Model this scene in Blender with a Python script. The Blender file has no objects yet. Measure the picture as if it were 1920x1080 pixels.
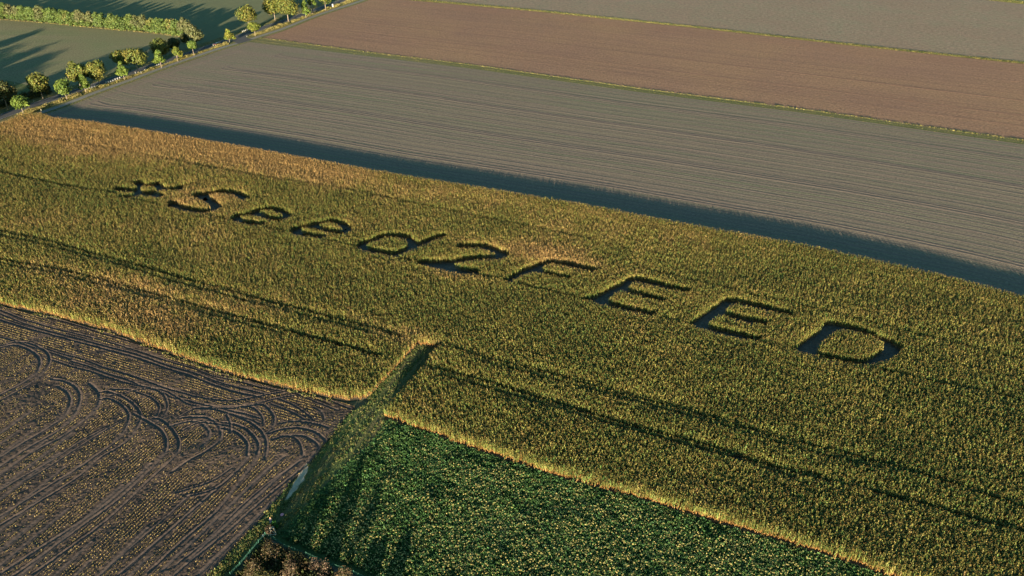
import bpy, bmesh, math, random
import numpy as np
from mathutils import Vector, geometry

rnd = random.Random(7)
RNG = np.random.default_rng(11)
C = bpy.context.scene.collection
R = math.radians
scene = bpy.context.scene

# ------------------------------------------------------------------ camera
FPX, CAMH, HOR = 1408.0, 120.0, -350.0
PITCH = math.atan((540 - HOR) / FPX)
cam_d = bpy.data.cameras.new("camera")
cam = bpy.data.objects.new("camera", cam_d)
C.objects.link(cam)
cam.location = (0, 0, CAMH)
cam.rotation_euler = (math.pi / 2 - PITCH, 0, 0)
cam_d.sensor_width = 36
cam_d.lens = FPX / 1920 * 36
cam_d.clip_start = 1
cam_d.clip_end = 9000
scene.camera = cam

# ------------------------------------------------------------------ light
SUN_EL, SUN_AZ = 6.9, 187.3      # compass azimuth of the sun, clockwise from +Y
w = bpy.data.worlds.new("World")
scene.world = w
w.use_nodes = True
nt = w.node_tree
bg = nt.nodes["Background"]
sky = nt.nodes.new("ShaderNodeTexSky")
sky.sky_type = 'NISHITA'
sky.sun_disc = False
sky.sun_elevation = R(SUN_EL)
sky.sun_rotation = R(SUN_AZ)
sky.air_density = 1.0
sky.dust_density = 0.6
sky.ozone_density = 1.0
tn = nt.nodes.new("ShaderNodeMix")
tn.data_type = 'RGBA'; tn.blend_type = 'MULTIPLY'; tn.inputs[0].default_value = 1.0
tn.inputs[7].default_value = (0.50, 0.90, 1.06, 1)      # cool teal daylight of the evening sky
nt.links.new(sky.outputs[0], tn.inputs[6])
nt.links.new(tn.outputs[2], bg.inputs[0])
bg.inputs[1].default_value = 0.06
sl = bpy.data.lights.new("sun", 'SUN')
sl.energy = 5.0
sl.angle = R(0.5)
sl.color = (1.0, 0.835, 0.61)
so = bpy.data.objects.new("sun", sl)
C.objects.link(so)
az = R(SUN_AZ)
to_sun = Vector((math.sin(az) * math.cos(R(SUN_EL)), math.cos(az) * math.cos(R(SUN_EL)), math.sin(R(SUN_EL))))
so.rotation_euler = to_sun.to_track_quat('Z', 'Y').to_euler()
so.location = (0, -50, 200)
vs = scene.view_settings
vs.view_transform = 'Standard'
vs.look = 'None'
vs.gamma = 1
vs.exposure = 2.0
vs.use_curve_mapping = False
scene.cycles.max_bounces = 4
scene.cycles.diffuse_bounces = 3
scene.cycles.transparent_max_bounces = 6

# ------------------------------------------------------------------ survey: photo measurement -> metres on the ground
def G(x, y, z=0.0):
    u = (x - 960) / FPX
    v = (y - 540) / FPX
    t = (CAMH - z) / (math.sin(PITCH) + v * math.cos(PITCH))
    return (u * t, (math.cos(PITCH) - v * math.sin(PITCH)) * t)

def GL(pts, z=0.0, k=1.0, ox=0.0, oy=0.0):
    return np.array([G(ox + p[0] / k, oy + p[1] / k, z) for p in pts])

def height_at(base, ytop):
    """height of an upright thing standing at pixel base whose tip is seen at pixel row ytop"""
    X, Y = G(*base)
    v = (ytop - 540) / FPX
    s, c = math.sin(PITCH), math.cos(PITCH)
    # point (X,Y,h): depth = Y c + (H-h) s ; down = (H-h) c - Y s... solve down/depth = v
    # (H-h)*c - Y*s = v*(Y*c + (H-h)*s)
    q = Y * (s + v * c) / (c - v * s)
    return CAMH - q

def px_per_m(base):
    X, Y = G(*base)
    return FPX / (Y * math.cos(PITCH) + CAMH * math.sin(PITCH))

def smooth(P, step=0.6):
    P = np.asarray(P, float)
    if len(P) < 3:
        n = max(2, int(np.linalg.norm(P[-1] - P[0]) / step))
        t = np.linspace(0, 1, n)[:, None]
        return P[0] * (1 - t) + P[-1] * t
    out = []
    Q = np.vstack([2 * P[0] - P[1], P, 2 * P[-1] - P[-2]])
    for i in range(1, len(Q) - 2):
        n = max(2, int(np.linalg.norm(Q[i + 1] - Q[i]) / step))
        t = np.linspace(0, 1, n, endpoint=False)[:, None]
        out.append(0.5 * ((2 * Q[i]) + (-Q[i - 1] + Q[i + 1]) * t + (2 * Q[i - 1] - 5 * Q[i] + 4 * Q[i + 1] - Q[i + 2]) * t ** 2 + (-Q[i - 1] + 3 * Q[i] - 3 * Q[i + 1] + Q[i + 2]) * t ** 3))
    out.append(P[-1:])
    return np.vstack(out)

def resample(P, n):
    P = np.asarray(P, float)
    d = np.r_[0, np.cumsum(np.linalg.norm(np.diff(P, axis=0), axis=1))]
    s = np.linspace(0, d[-1], n)
    return np.stack([np.interp(s, d, P[:, 0]), np.interp(s, d, P[:, 1])], 1), d[-1]

def inside(pts, poly):
    poly = np.asarray(poly)
    x, y = pts[:, 0], pts[:, 1]
    r = np.zeros(len(pts), bool)
    j = len(poly) - 1
    for i in range(len(poly)):
        xi, yi = poly[i]
        xj, yj = poly[j]
        if yi != yj:
            c = ((yi > y) != (yj > y)) & (x < (xj - xi) * (y - yi) / (yj - yi) + xi)
            r ^= c
        j = i
    return r

def dist_line(pts, line, cut=8.0):
    """distance to a polyline, only near it (inf elsewhere)"""
    d = np.full(len(pts), np.inf)
    L = np.asarray(line)
    for a, b in zip(L[:-1], L[1:]):
        lo, hi = np.minimum(a, b) - cut, np.maximum(a, b) + cut
        m = np.where((pts[:, 0] > lo[0]) & (pts[:, 0] < hi[0]) & (pts[:, 1] > lo[1]) & (pts[:, 1] < hi[1]))[0]
        if not len(m):
            continue
        ab = b - a
        t = np.clip(((pts[m] - a) @ ab) / max(ab @ ab, 1e-9), 0, 1)
        dd = np.linalg.norm(pts[m] - (a + t[:, None] * ab), axis=1)
        d[m] = np.minimum(d[m], dd)
    return d

# value noise
_T = RNG.random((256, 256))
def vnoise(x, y, s):
    x = np.asarray(x) / s + 100.3
    y = np.asarray(y) / s + 57.7
    i, j = np.floor(x).astype(int), np.floor(y).astype(int)
    f, g = x - i, y - j
    f = f * f * (3 - 2 * f)
    g = g * g * (3 - 2 * g)
    a, b = _T[i % 256, j % 256], _T[(i + 1) % 256, j % 256]
    c, d = _T[i % 256, (j + 1) % 256], _T[(i + 1) % 256, (j + 1) % 256]
    return (a * (1 - f) + b * f) * (1 - g) + (c * (1 - f) + d * f) * g

# ------------------------------------------------------------------ tags
def tag(o, label=None, cat=None, group=None, kind=None):
    if label: o['label'] = label
    if cat: o['category'] = cat
    if group: o['group'] = group
    if kind: o['kind'] = kind
    return o

def empty(name, loc, label, cat, group=None, rz=0.0):
    o = bpy.data.objects.new(name, None)
    o.location = loc
    o.rotation_euler = (0, 0, rz)
    C.objects.link(o)
    return tag(o, label, cat, group)

def link_mesh(name, me, mat=None, parent=None, loc=None):
    if mat is not None and not me.materials:
        me.materials.append(mat)
    o = bpy.data.objects.new(name, me)
    C.objects.link(o)
    if parent: o.parent = parent
    if loc is not None: o.location = loc
    return o

def raw_mesh(name, V, loops, sizes, attrs=None, uv=None, smooth_=False):
    me = bpy.data.meshes.new(name)
    V = np.asarray(V, np.float32)
    loops = np.asarray(loops, np.int32).ravel()
    sizes = np.asarray(sizes, np.int32)
    me.vertices.add(len(V))
    me.vertices.foreach_set("co", V.ravel())
    me.loops.add(len(loops))
    me.loops.foreach_set("vertex_index", loops)
    me.polygons.add(len(sizes))
    st = np.r_[0, np.cumsum(sizes)[:-1]].astype(np.int32)
    me.polygons.foreach_set("loop_start", st)
    if uv is not None:
        l = me.uv_layers.new(name="UVMap")
        l.data.foreach_set("uv", np.asarray(uv, np.float32)[loops].ravel())
    for k, (dom, typ, arr) in (attrs or {}).items():
        a = me.attributes.new(k, typ, dom)
        a.data.foreach_set('vector' if typ == 'FLOAT_VECTOR' else 'value', np.asarray(arr, np.float32).ravel())
    me.update(calc_edges=True)
    if smooth_:
        me.polygons.foreach_set("use_smooth", np.ones(len(sizes), bool))
    return me

# ------------------------------------------------------------------ materials
def mat(name):
    m = bpy.data.materials.new(name)
    m.use_nodes = True
    t = m.node_tree
    b = t.nodes["Principled BSDF"]
    b.inputs['Roughness'].default_value = 0.85
    b.inputs['Specular IOR Level'].default_value = 0.2
    return m, t, b

def plain(name, col, rough=0.6, metal=0.0, spec=0.3, noise=0.15, scale=6.0):
    m, t, b = mat(name)
    tc = t.nodes.new("ShaderNodeTexCoord")
    n = t.nodes.new("ShaderNodeTexNoise")
    n.inputs['Scale'].default_value = scale
    n.inputs['Detail'].default_value = 3
    r = t.nodes.new("ShaderNodeValToRGB")
    r.color_ramp.elements[0].position = .3
    r.color_ramp.elements[1].position = .7
    r.color_ramp.elements[0].color = tuple(c * (1 - noise) for c in col) + (1,)
    r.color_ramp.elements[1].color = tuple(min(1, c * (1 + noise)) for c in col) + (1,)
    t.links.new(tc.outputs['Object'], n.inputs['Vector'])
    t.links.new(n.outputs['Fac'], r.inputs['Fac'])
    t.links.new(r.outputs[0], b.inputs['Base Color'])
    b.inputs['Roughness'].default_value = rough
    b.inputs['Metallic'].default_value = metal
    b.inputs['Specular IOR Level'].default_value = spec
    return m

def ramp_node(t, stops):
    r = t.nodes.new("ShaderNodeValToRGB")
    e = r.color_ramp.elements
    while len(e) < len(stops):
        e.new(0.5)
    for i, (p, c) in enumerate(stops):
        e[i].position = p
        e[i].color = tuple(c) + (1,) if len(c) == 3 else c
    return r

def noise_node(t, vec, scale, detail=4, rough=.6, mapping=None):
    n = t.nodes.new("ShaderNodeTexNoise")
    n.inputs['Scale'].default_value = scale
    n.inputs['Detail'].default_value = detail
    n.inputs['Roughness'].default_value = rough
    if mapping:
        mp = t.nodes.new("ShaderNodeMapping")
        mp.inputs['Scale'].default_value = mapping
        t.links.new(vec, mp.inputs['Vector'])
        vec = mp.outputs[0]
    t.links.new(vec, n.inputs['Vector'])
    return n

def mixc(t, fac, a, b, mode='MIX'):
    m = t.nodes.new("ShaderNodeMix")
    m.data_type = 'RGBA'
    m.blend_type = mode
    for s, v in ((0, fac), (6, a), (7, b)):
        if isinstance(v, (int, float)):
            m.inputs[s].default_value = v
        elif isinstance(v, tuple):
            m.inputs[s].default_value = v + (1,)
        else:
            t.links.new(v, m.inputs[s])
    return m.outputs[2]

def field_mat(name, base, streak, patch, row_len=60.0, row_w=0.7, streak_lo=.42, streak_hi=.62, grain=1.2, bump=.35, bump_row=.5, patch_scale=.02, speck=None, row2=None, gr=.45):
    """UV in metres: U along the rows, V across. Long streaks along the rows, big soft patches, clod grain."""
    m, t, b = mat(name)
    uvn = t.nodes.new("ShaderNodeUVMap")
    uv = uvn.outputs[0]
    s1 = noise_node(t, uv, 1.0, 2, .5, (1 / row_len, 1 / row_w, 1))
    s2 = noise_node(t, uv, 1.0, 3, .5, (1 / (row_len * 2.5), 1 / (row_w * 5), 1))
    r1 = ramp_node(t, [(streak_lo, (0, 0, 0)), (streak_hi, (1, 1, 1))])
    t.links.new(s1.outputs['Fac'], r1.inputs[0])
    r2 = ramp_node(t, [(.38, (0, 0, 0)), (.64, (1, 1, 1))])
    t.links.new(s2.outputs['Fac'], r2.inputs[0])
    mu = t.nodes.new("ShaderNodeMath"); mu.operation = 'MULTIPLY_ADD'
    t.links.new(r1.outputs[0], mu.inputs[0]); mu.inputs[1].default_value = .5
    mu2 = t.nodes.new("ShaderNodeMath"); mu2.operation = 'MULTIPLY'
    t.links.new(r2.outputs[0], mu2.inputs[0]); mu2.inputs[1].default_value = .5
    t.links.new(mu2.outputs[0], mu.inputs[2])
    c = mixc(t, mu.outputs[0], base, streak)
    pn = noise_node(t, uv, patch_scale, 5, .6)
    rp = ramp_node(t, [(.4, (0, 0, 0)), (.65, (1, 1, 1))])
    t.links.new(pn.outputs['Fac'], rp.inputs[0])
    c = mixc(t, rp.outputs[0], c, mixc(t, .5, c, patch))
    gn = noise_node(t, uv, grain, 6, .75)
    rg = ramp_node(t, [(.3, (1 - gr, 1 - gr, 1 - gr)), (.7, (1 + gr, 1 + gr, 1 + gr))])
    t.links.new(gn.outputs['Fac'], rg.inputs[0])
    c = mixc(t, 1.0, c, rg.outputs[0], 'MULTIPLY')
    if speck:
        sn = noise_node(t, uv, 1.7, 2, .6)
        rs = ramp_node(t, [(.58, (0, 0, 0)), (.66, (1, 1, 1))])
        t.links.new(sn.outputs['Fac'], rs.inputs[0])
        c = mixc(t, rs.outputs[0], c, speck)
    t.links.new(c, b.inputs['Base Color'])
    b.inputs['Roughness'].default_value = .95
    b.inputs['Specular IOR Level'].default_value = .1
    bp = t.nodes.new("ShaderNodeBump")
    bp.inputs['Strength'].default_value = bump
    bp.inputs['Distance'].default_value = .5
    t.links.new(gn.outputs['Fac'], bp.inputs['Height'])
    bp2 = t.nodes.new("ShaderNodeBump")
    bp2.inputs['Strength'].default_value = bump_row
    bp2.inputs['Distance'].default_value = .25
    t.links.new(s1.outputs['Fac'], bp2.inputs['Height'])
    t.links.new(bp.outputs[0], bp2.inputs['Normal'])
    t.links.new(bp2.outputs[0], b.inputs['Normal'])
    return m

def leaf_mat(name, instancer=False, dry=(0.30, 0.17, 0.055), vary=.35, rough=.6):
    """colour from the 'tint' attribute (of the plant or of the leaf); 'dryness' marks withered parts"""
    m, t, b = mat(name)
    a = t.nodes.new("ShaderNodeAttribute")
    a.attribute_name = 'tint'
    if instancer: a.attribute_type = 'INSTANCER'
    d = t.nodes.new("ShaderNodeAttribute")
    d.attribute_name = 'dryness'
    c = mixc(t, d.outputs['Fac'], a.outputs['Vector'] if not instancer else a.outputs['Vector'], dry)
    l = t.nodes.new("ShaderNodeAttribute")
    l.attribute_name = 'leafvar'
    rr = ramp_node(t, [(0, (1 - vary,) * 3), (1, (1 + vary,) * 3)])
    t.links.new(l.outputs['Fac'], rr.inputs[0])
    c = mixc(t, 1.0, c, rr.outputs[0], 'MULTIPLY')
    t.links.new(c, b.inputs['Base Color'])
    b.inputs['Roughness'].default_value = rough
    b.inputs['Specular IOR Level'].default_value = .18
    return m

M = {}
M['grey_soil'] = field_mat('grey_soil', (.218, .162, .124), (.172, .165, .104), (.20, .158, .112), row_len=180, row_w=1.7, streak_lo=.44, streak_hi=.57, bump_row=.6, patch_scale=.012)
M['brown_soil'] = field_mat('brown_soil', (.285, .168, .108), (.225, .135, .094), (.31, .195, .105), row_len=90, row_w=1.5, streak_lo=.42, streak_hi=.58, grain=.8, bump=.8, patch_scale=.012)
M['pale_soil'] = field_mat('pale_soil', (.275, .200, .142), (.235, .205, .135), (.26, .175, .125), row_len=5, row_w=3.0, streak_lo=.48, streak_hi=.6, grain=.45, speck=(.225, .195, .125), bump=.9, gr=.4)
M['young_crop'] = field_mat('young_crop', (.150, .168, .080), (.200, .180, .100), (.21, .165, .10), row_len=120, row_w=3.0, bump=.6, bump_row=.6, gr=.5, grain=.8)
M['young_crop_far'] = field_mat('young_crop_far', (.15, .16, .08), (.175, .175, .09), (.14, .15, .08), row_len=80, row_w=2, bump=.3, gr=.25)
M['far_land'] = field_mat('far_land', (.15, .15, .08), (.16, .13, .09), (.10, .13, .06), row_len=300, row_w=60, bump=.1, bump_row=.0, grain=.05, patch_scale=.004)
M['maize_soil'] = field_mat('maize_soil', (.14, .115, .085), (.11, .10, .07), (.12, .095, .07), row_len=5, row_w=.7)
M['trodden_soil'] = field_mat('trodden_soil', (.13, .118, .096), (.095, .095, .070), (.15, .125, .098), row_len=6, row_w=.6)
M['grass_track'] = field_mat('grass_track', (.075, .110, .034), (.135, .110, .055), (.065, .10, .03), row_len=14, row_w=.75, streak_lo=.47, streak_hi=.53, grain=2.2, bump=.6, gr=.55)
M['grass_strip'] = field_mat('grass_strip', (.095, .105, .042), (.26, .205, .105), (.10, .13, .045), row_len=400, row_w=1.4, streak_lo=.48, streak_hi=.53, grain=1.5)
M['crop_floor'] = field_mat('crop_floor', (.05, .09, .028), (.06, .10, .03), (.045, .075, .028), row_len=3, row_w=2, grain=2)
M['farm_path'] = field_mat('farm_path', (.20, .19, .17), (.24, .225, .20), (.17, .17, .14), row_len=20, row_w=.5, bump=.1)
M['verge'] = field_mat('verge', (.20, .165, .075), (.11, .14, .045), (.25, .18, .09), row_len=8, row_w=1.2, grain=1.2, bump=.6)
M['asphalt'] = field_mat('asphalt', (.085, .085, .088), (.105, .103, .10), (.075, .075, .08), row_len=30, row_w=.8, bump=.05, bump_row=0, gr=.12)
M['sand'] = field_mat('sand', (.44, .36, .25), (.30, .26, .19), (.42, .34, .24), row_len=3, row_w=.4, bump=.1, gr=.2)
M['line_paint'] = plain('line_paint', (.62, .62, .58), .7)

# ------------------------------------------------------------------ ground sheets
def strip_sheet(name, A, B, m, z=0.0, na=40, nb=8, label=None, flipuv=False, obj_kind='structure', zfun=None):
    """sheet between polyline A and polyline B; U = metres along A, V = metres across"""
    a, la = resample(A, na)
    b, lb = resample(B, na)
    V, UV = [], []
    for j in range(nb + 1):
        f = j / nb
        P = a * (1 - f) + b * f
        zz = np.full(len(P), z) if zfun is None else zfun(P, f) + z
        V.append(np.column_stack([P, zz]))
        wd = np.linalg.norm(b - a, axis=1).mean() * f
        u = np.linspace(0, (la + lb) / 2, na)
        UV.append(np.stack([np.full(na, wd), u], 1) if flipuv else np.stack([u, np.full(na, wd)], 1))
    V = np.vstack(V); UV = np.vstack(UV)
    i, j = np.meshgrid(np.arange(na - 1), np.arange(nb))
    k = (j * na + i).ravel()
    q = np.stack([k, k + 1, k + na + 1, k + na], 1)
    P0, P1, P2 = V[q[0, 0]], V[q[0, 1]], V[q[0, 2]]
    if np.cross(P1[:2] - P0[:2], P2[:2] - P0[:2]) < 0:
        q = q[:, ::-1]
    me = raw_mesh(name, V, q, np.full(len(q), 4), uv=UV, smooth_=True)
    o = link_mesh(name, me, m)
    return tag(o, label, None, None, obj_kind)

def poly_sheet(name, P, m, z=0.0, holes=(), label=None, kind='structure', ang=0.0, parent=None):
    loops = [[Vector((p[0], p[1], 0)) for p in P]] + [[Vector((p[0], p[1], 0)) for p in h] for h in holes]
    tris = geometry.tessellate_polygon(loops)
    flat = np.array([[v.x, v.y, z] for l in loops for v in l])
    F = []
    for t_ in tris:
        a, b, c = flat[t_[0]], flat[t_[1]], flat[t_[2]]
        cr = (b[0] - a[0]) * (c[1] - a[1]) - (b[1] - a[1]) * (c[0] - a[0])
        F.append(t_ if cr > 0 else t_[::-1])
    F = np.array(F)
    ca, sa = math.cos(ang), math.sin(ang)
    uv = np.stack([flat[:, 0] * ca + flat[:, 1] * sa, -flat[:, 0] * sa + flat[:, 1] * ca], 1)
    me = raw_mesh(name, flat, F, np.full(len(F), 3), uv=uv)
    o = link_mesh(name, me, m, parent)
    if parent is None: tag(o, label, None, None, kind)
    return o

def band(line, half, off=0.0):
    """left and right offset lines of a polyline"""
    P = np.asarray(line, float)
    T = np.gradient(P, axis=0)
    T /= np.linalg.norm(T, axis=1)[:, None]
    N = np.stack([-T[:, 1], T[:, 0]], 1)
    return P + N * (off + half), P + N * (off - half)

poly_sheet('ground', [(-4000, -1500), (4000, -1500), (4000, 6000), (-4000, 6000)], M['far_land'], z=-.35, ang=R(-24), label='open farmland running out beyond the fields')

ROW = R(-22.5)
# maize outline in metres
maize_low_l = GL([(-160, 535), (0, 571), (100, 592), (210, 622), (330, 667), (450, 707), (560, 733), (650, 752), (688, 747)])
lane_l = GL([(735, 697), (783, 646)])
lane_r = np.vstack([GL([(818, 643), (770, 702)], 2.2) + np.array([1.5, .4]), GL([(720, 781)])])
maize_low_r = GL([(830, 822), (950, 862), (1050, 896), (1200, 936), (1330, 976), (1480, 1021), (1600, 1058), (1665, 1081), (1800, 1125), (1960, 1180)])
maize_right = GL([(2080, 1040), (2080, 600)])
maize_up = GL([(1920, 556), (1800, 523), (1650, 489), (1500, 457), (1300, 422), (1100, 384), (900, 351), (700, 319), (500, 282), (300, 248), (158, 226), (125, 223), (100, 220), (75, 212), (45, 213), (25, 220), (0, 231), (-140, 282)], 2.2)
maize_poly = np.vstack([maize_low_l, lane_l, lane_r, maize_low_r, maize_right, maize_up])
lane_poly = np.vstack([maize_low_l[-1:], lane_l, lane_r])
soil_poly = np.vstack([maize_low_l, GL([(705, 765)]), maize_low_r, GL([(2200, 1150), (2300, 650)]), maize_up])
poly_sheet('maize_field_soil', soil_poly, M['maize_soil'], z=-.012, ang=ROW, label='bare soil under the maize crop')

# grey field, brown field, pale field beyond
up_line = np.vstack([GL([(70, 214)]), maize_up[::-1][4:], GL([(2300, 650)])])
b2 = GL([(462, 78), (700, 106), (880, 128), (1200, 173), (1500, 211), (1920, 271), (2300, 324)])
F1 = strip_sheet('grey_field', up_line, b2, M['grey_soil'], 0, 90, 30, 'grey green sown field beyond the maize')
b3 = GL([(492, 71), (700, 99), (880, 121), (1200, 166), (1500, 204), (1920, 263), (2300, 316)])
b4 = GL([(700, -9), (750, -1), (1000, 21), (1300, 52), (1600, 86), (1920, 120), (2300, 161)])
F2 = strip_sheet('brown_field', b3, b4, M['brown_soil'], 0, 90, 20, 'reddish brown tilled field')
b5 = GL([(710, -12), (752, -4.5), (1000, 18), (1300, 49), (1600, 83), (1920, 117), (2300, 158)])
b6 = GL([(870, -112), (1000, -96), (1300, -60), (1600, -27), (1840, -1), (1920, 8), (2300, 50)])
F3 = strip_sheet('pale_brown_field', b5, b6, M['pale_soil'], 0, 90, 20, 'pale brown field at the top right')
b7 = GL([(870, -116), (1000, -100), (1300, -64), (1600, -31), (1840, -6), (1920, 3), (2300, 45)])
strip_sheet('flower_strip_ground', b6, b7, M['grass_strip'], .004, 60, 2, 'narrow flowering strip at the far end of the pale field')
b8 = GL([(900, -200), (1400, -160), (1900, -110), (2400, -60)])
strip_sheet('far_field', b7, b8, M['young_crop_far'], -.004, 40, 4, 'dark green field beyond the flower strip')

# grass strips between fields
s12 = strip_sheet('grass_strip', b2, b3, M['grass_strip'], .004, 90, 3, 'grassy double track between the grey field and the brown field')
s23 = strip_sheet('grass_strip', b4, b5, M['grass_strip'], .004, 90, 2, 'thin grass strip between the brown field and the pale field')

# road and its surroundings
road_px = [(-200, 292), (-100, 256), (0, 219.5), (60, 198), (120, 178.5), (180, 159), (240, 139), (300, 118.5), (360, 98.5), (400, 85), (440, 71), (480, 57), (540, 37), (600, 16), (650, -2), (760, -42), (880, -84)]
road = smooth(GL(road_px), 4)
ra, rb = band(road, 3.2)
strip_sheet('road', ra, rb, M['asphalt'], .03, 160, 4, 'grey country road running past the fields')
for off in (2.95, -2.95):
    a_, b_ = band(road, .06, off)
    strip_sheet('road_marking', a_, b_, M['line_paint'], .034, 160, 1, 'white edge line of the country road')
va, vb = band(road, 3.0, 6.4)
strip_sheet('verge', va, vb, M['verge'], .008, 160, 3, 'grassy verge on the far side of the road')
path_px = [(55, 219), (71, 213), (121, 196), (180, 173), (240, 151.5), (298, 129.5), (348, 112), (400, 94.5), (458.6, 77), (499.5, 64), (530, 54), (592, 29.5), (667, 5), (720, -14), (880, -73)]
path = smooth(GL(path_px), 4)
pa, pb = band(path, 1.6)
strip_sheet('farm_path', pa, pb, M['farm_path'], .02, 160, 3, 'narrow grey farm path beside the fields')
# verge between the road and the path
k1, _ = resample(rb, 140); 
i0 = np.argmin(np.linalg.norm(road - path[0], axis=1))
strip_sheet('verge', rb[i0:], pa, M['verge'], .012, 140, 4, 'verge of dry tall grass between road and farm path')
ga, gb = band(path, 1.3, -2.8)
strip_sheet('path_edge_grass', ga, gb, M['grass_strip'], .012, 160, 2, 'green grass edge of the farm path')
# road junction
J = GL([(434, 76), (446, 82), (462, 79.5), (476, 74.5), (462, 71), (459, 64)])
poly_sheet('junction', J, M['asphalt'], z=.038, ang=R(66), label='short paved link from the road to the farm path')
# left fields
hedge_line = GL([(-150, 23), (0, 36), (100, 44), (200, 54), (300, 63), (352, 70)])
lv = va[::-1]
lfield = np.vstack([hedge_line, GL([(380, 84)])])
ia = np.argmin(np.linalg.norm(va - GL([(385, 84)])[0], axis=1))
strip_sheet('pale_green_field', hedge_line, va[:ia + 1][::-1][::-1], M['young_crop'], 0, 60, 20, 'pale green field between the hedge and the road')
far_l = GL([(-900, -190), (-300, -190), (300, -190), (760, -190)])
strip_sheet('pale_green_field', np.vstack([hedge_line, GL([(380, 84)]), va[ia + 1:]]), far_l, M['young_crop_far'], -.006, 80, 20, 'green field beyond the hedge, mostly in shadow')
w0 = GL([(-60, 190), (10, 150), (45, 158), (75, 168), (120, 168), (108, 176), (60, 193), (0, 213)])
poly_sheet('meadow_corner', w0, M['grass_track'], z=.006, ang=R(66), label='dark green grass corner beside the road')

# ------------------------------------------------------------------ stubble field with wheel ruts
A_ = dict(k=6, ox=0, oy=560); B_ = dict(k=4.8, ox=300, oy=640); C_ = dict(k=6, ox=0, oy=720); D_ = dict(k=4.8, ox=0, oy=860); E_ = dict(k=4.153, ox=280, oy=820)
ruts = []
def rut(*segs, d=1.0, w=.36):
    P = np.vstack([GL(s, 0, **z) for s, z in segs])
    ruts.append((smooth(P, .7), d, w))
rut(([(-300, -20), (0, 60), (300, 150), (600, 225), (900, 310), (1200, 400), (1500, 490), (1850, 600)], A_), ([(200, 150), (350, 210), (600, 290), (900, 340), (1100, 380), (1300, 440), (1500, 520), (1720, 610)], B_))
rut(([(-300, 45), (0, 130), (300, 240), (600, 330), (900, 400), (1200, 480), (1500, 570), (1850, 690)], A_), ([(300, 240), (450, 300), (650, 345), (850, 400), (1000, 430), (1200, 460), (1400, 540), (1600, 620)], B_))
rut(([(-300, 80), (0, 168), (300, 285), (600, 375), (900, 450), (1200, 535), (1500, 610), (1850, 735)], A_), ([(300, 280), (450, 335), (650, 400), (850, 450), (980, 480)], B_))
rut(([(-300, 130), (0, 235), (300, 330), (600, 410), (900, 490), (1200, 570), (1500, 650), (1850, 775)], A_), ([(250, 300), (450, 375), (600, 430), (700, 460), (900, 500)], B_), d=1.3, w=.45)
rut(([(540, 570), (700, 620), (900, 670), (1200, 780), (1500, 870), (1850, 1000)], A_), ([(200, 460), (350, 500), (600, 535), (750, 520), (900, 490), (1100, 450), (1200, 438)], B_), d=1.2)
rut(([(570, 680), (800, 760), (1000, 810), (1200, 880), (1400, 940), (1650, 1000), (1850, 1060)], A_), ([(100, 500), (250, 530), (400, 570), (600, 605), (700, 590), (900, 550), (1050, 510), (1200, 485)], B_), d=1.2)
rut(([(800, 700), (1000, 760), (1200, 840), (1400, 900), (1600, 980)], A_), ([(60, 450), (250, 560), (400, 590), (520, 620)], B_))
rut(([(-250, 400), (0, 430), (150, 470), (330, 530), (560, 600), (800, 680)], A_))
rut(([(-300, 640), (0, 550), (150, 520), (300, 560), (400, 620), (450, 700), (430, 800), (370, 870), (200, 980), (0, 1080), (-300, 1240)], A_), d=.9, w=.5)
rut(([(-300, 560), (0, 530), (150, 490), (300, 495), (430, 540), (530, 610), (560, 690), (530, 770), (450, 860), (300, 980), (0, 1150)], A_), w=.45)
rut(([(640, 20), (740, 80), (790, 160), (780, 250), (700, 380), (500, 520), (250, 670), (0, 830), (-300, 1010)], C_), w=.5, d=.8)
rut(([(560, -60), (700, -40), (820, 10), (890, 90), (900, 180), (860, 300), (780, 420), (600, 560), (350, 700), (0, 930), (-300, 1110)], C_), w=.5, d=.8)
rut(([(1000, -10), (1080, 60), (1120, 130), (1110, 220), (1040, 330), (900, 440), (700, 590), (450, 720), (200, 870), (0, 1010), (-300, 1190)], C_), w=.5, d=.8)
rut(([(1130, 170), (1220, 160), (1350, 220), (1430, 300), (1450, 380), (1400, 520), (1280, 660), (1050, 830)], C_), ([(720, 75), (450, 240), (0, 520), (-200, 640)], D_), w=.45)
rut(([(1130, 90), (1230, 90), (1400, 150), (1520, 240), (1580, 340), (1570, 430), (1480, 580), (1350, 700), (1100, 850)], C_), ([(720, 152), (500, 300), (250, 450), (0, 600), (-200, 720)], D_), w=.45, d=1.2)
rut(([(1230, 60), (1430, 60), (1600, 110), (1720, 160), (1790, 250), (1770, 340), (1700, 440)], C_), d=1.2)
rut(([(1230, 130), (1400, 105), (1500, 70), (1700, 50), (1830, 110), (1880, 220), (1860, 330), (1760, 440)], C_))
rut(([(1500, 330), (1730, 460), (1830, 540), (1870, 640), (1860, 760), (1750, 900), (1600, 1050)], C_), ([(1050, 380), (800, 560), (500, 780), (200, 1000), (100, 1070)], D_), w=.45, d=1.1)
rut(([(-60, 690), (0, 700), (80, 760), (150, 850), (170, 930), (130, 1040)], B_), ([(1300, 230), (1150, 380), (900, 600), (600, 820), (300, 1040)], D_), w=.45, d=1.3)
rut(([(170, 690), (300, 680), (430, 690), (520, 750), (550, 830), (530, 900), (400, 1000), (250, 1080), (100, 1180)], B_), w=.5)
rut(([(100, 760), (200, 730), (330, 720), (430, 790), (440, 860), (380, 940)], B_), w=.5, d=.7)
rut(([(560, 730), (650, 740), (760, 780), (840, 850), (890, 930), (870, 1010)], B_), ([(850, 120), (800, 220), (700, 350), (600, 480), (500, 600), (300, 770), (50, 1000), (0, 1050)], E_), w=.5, d=1.4)
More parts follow.
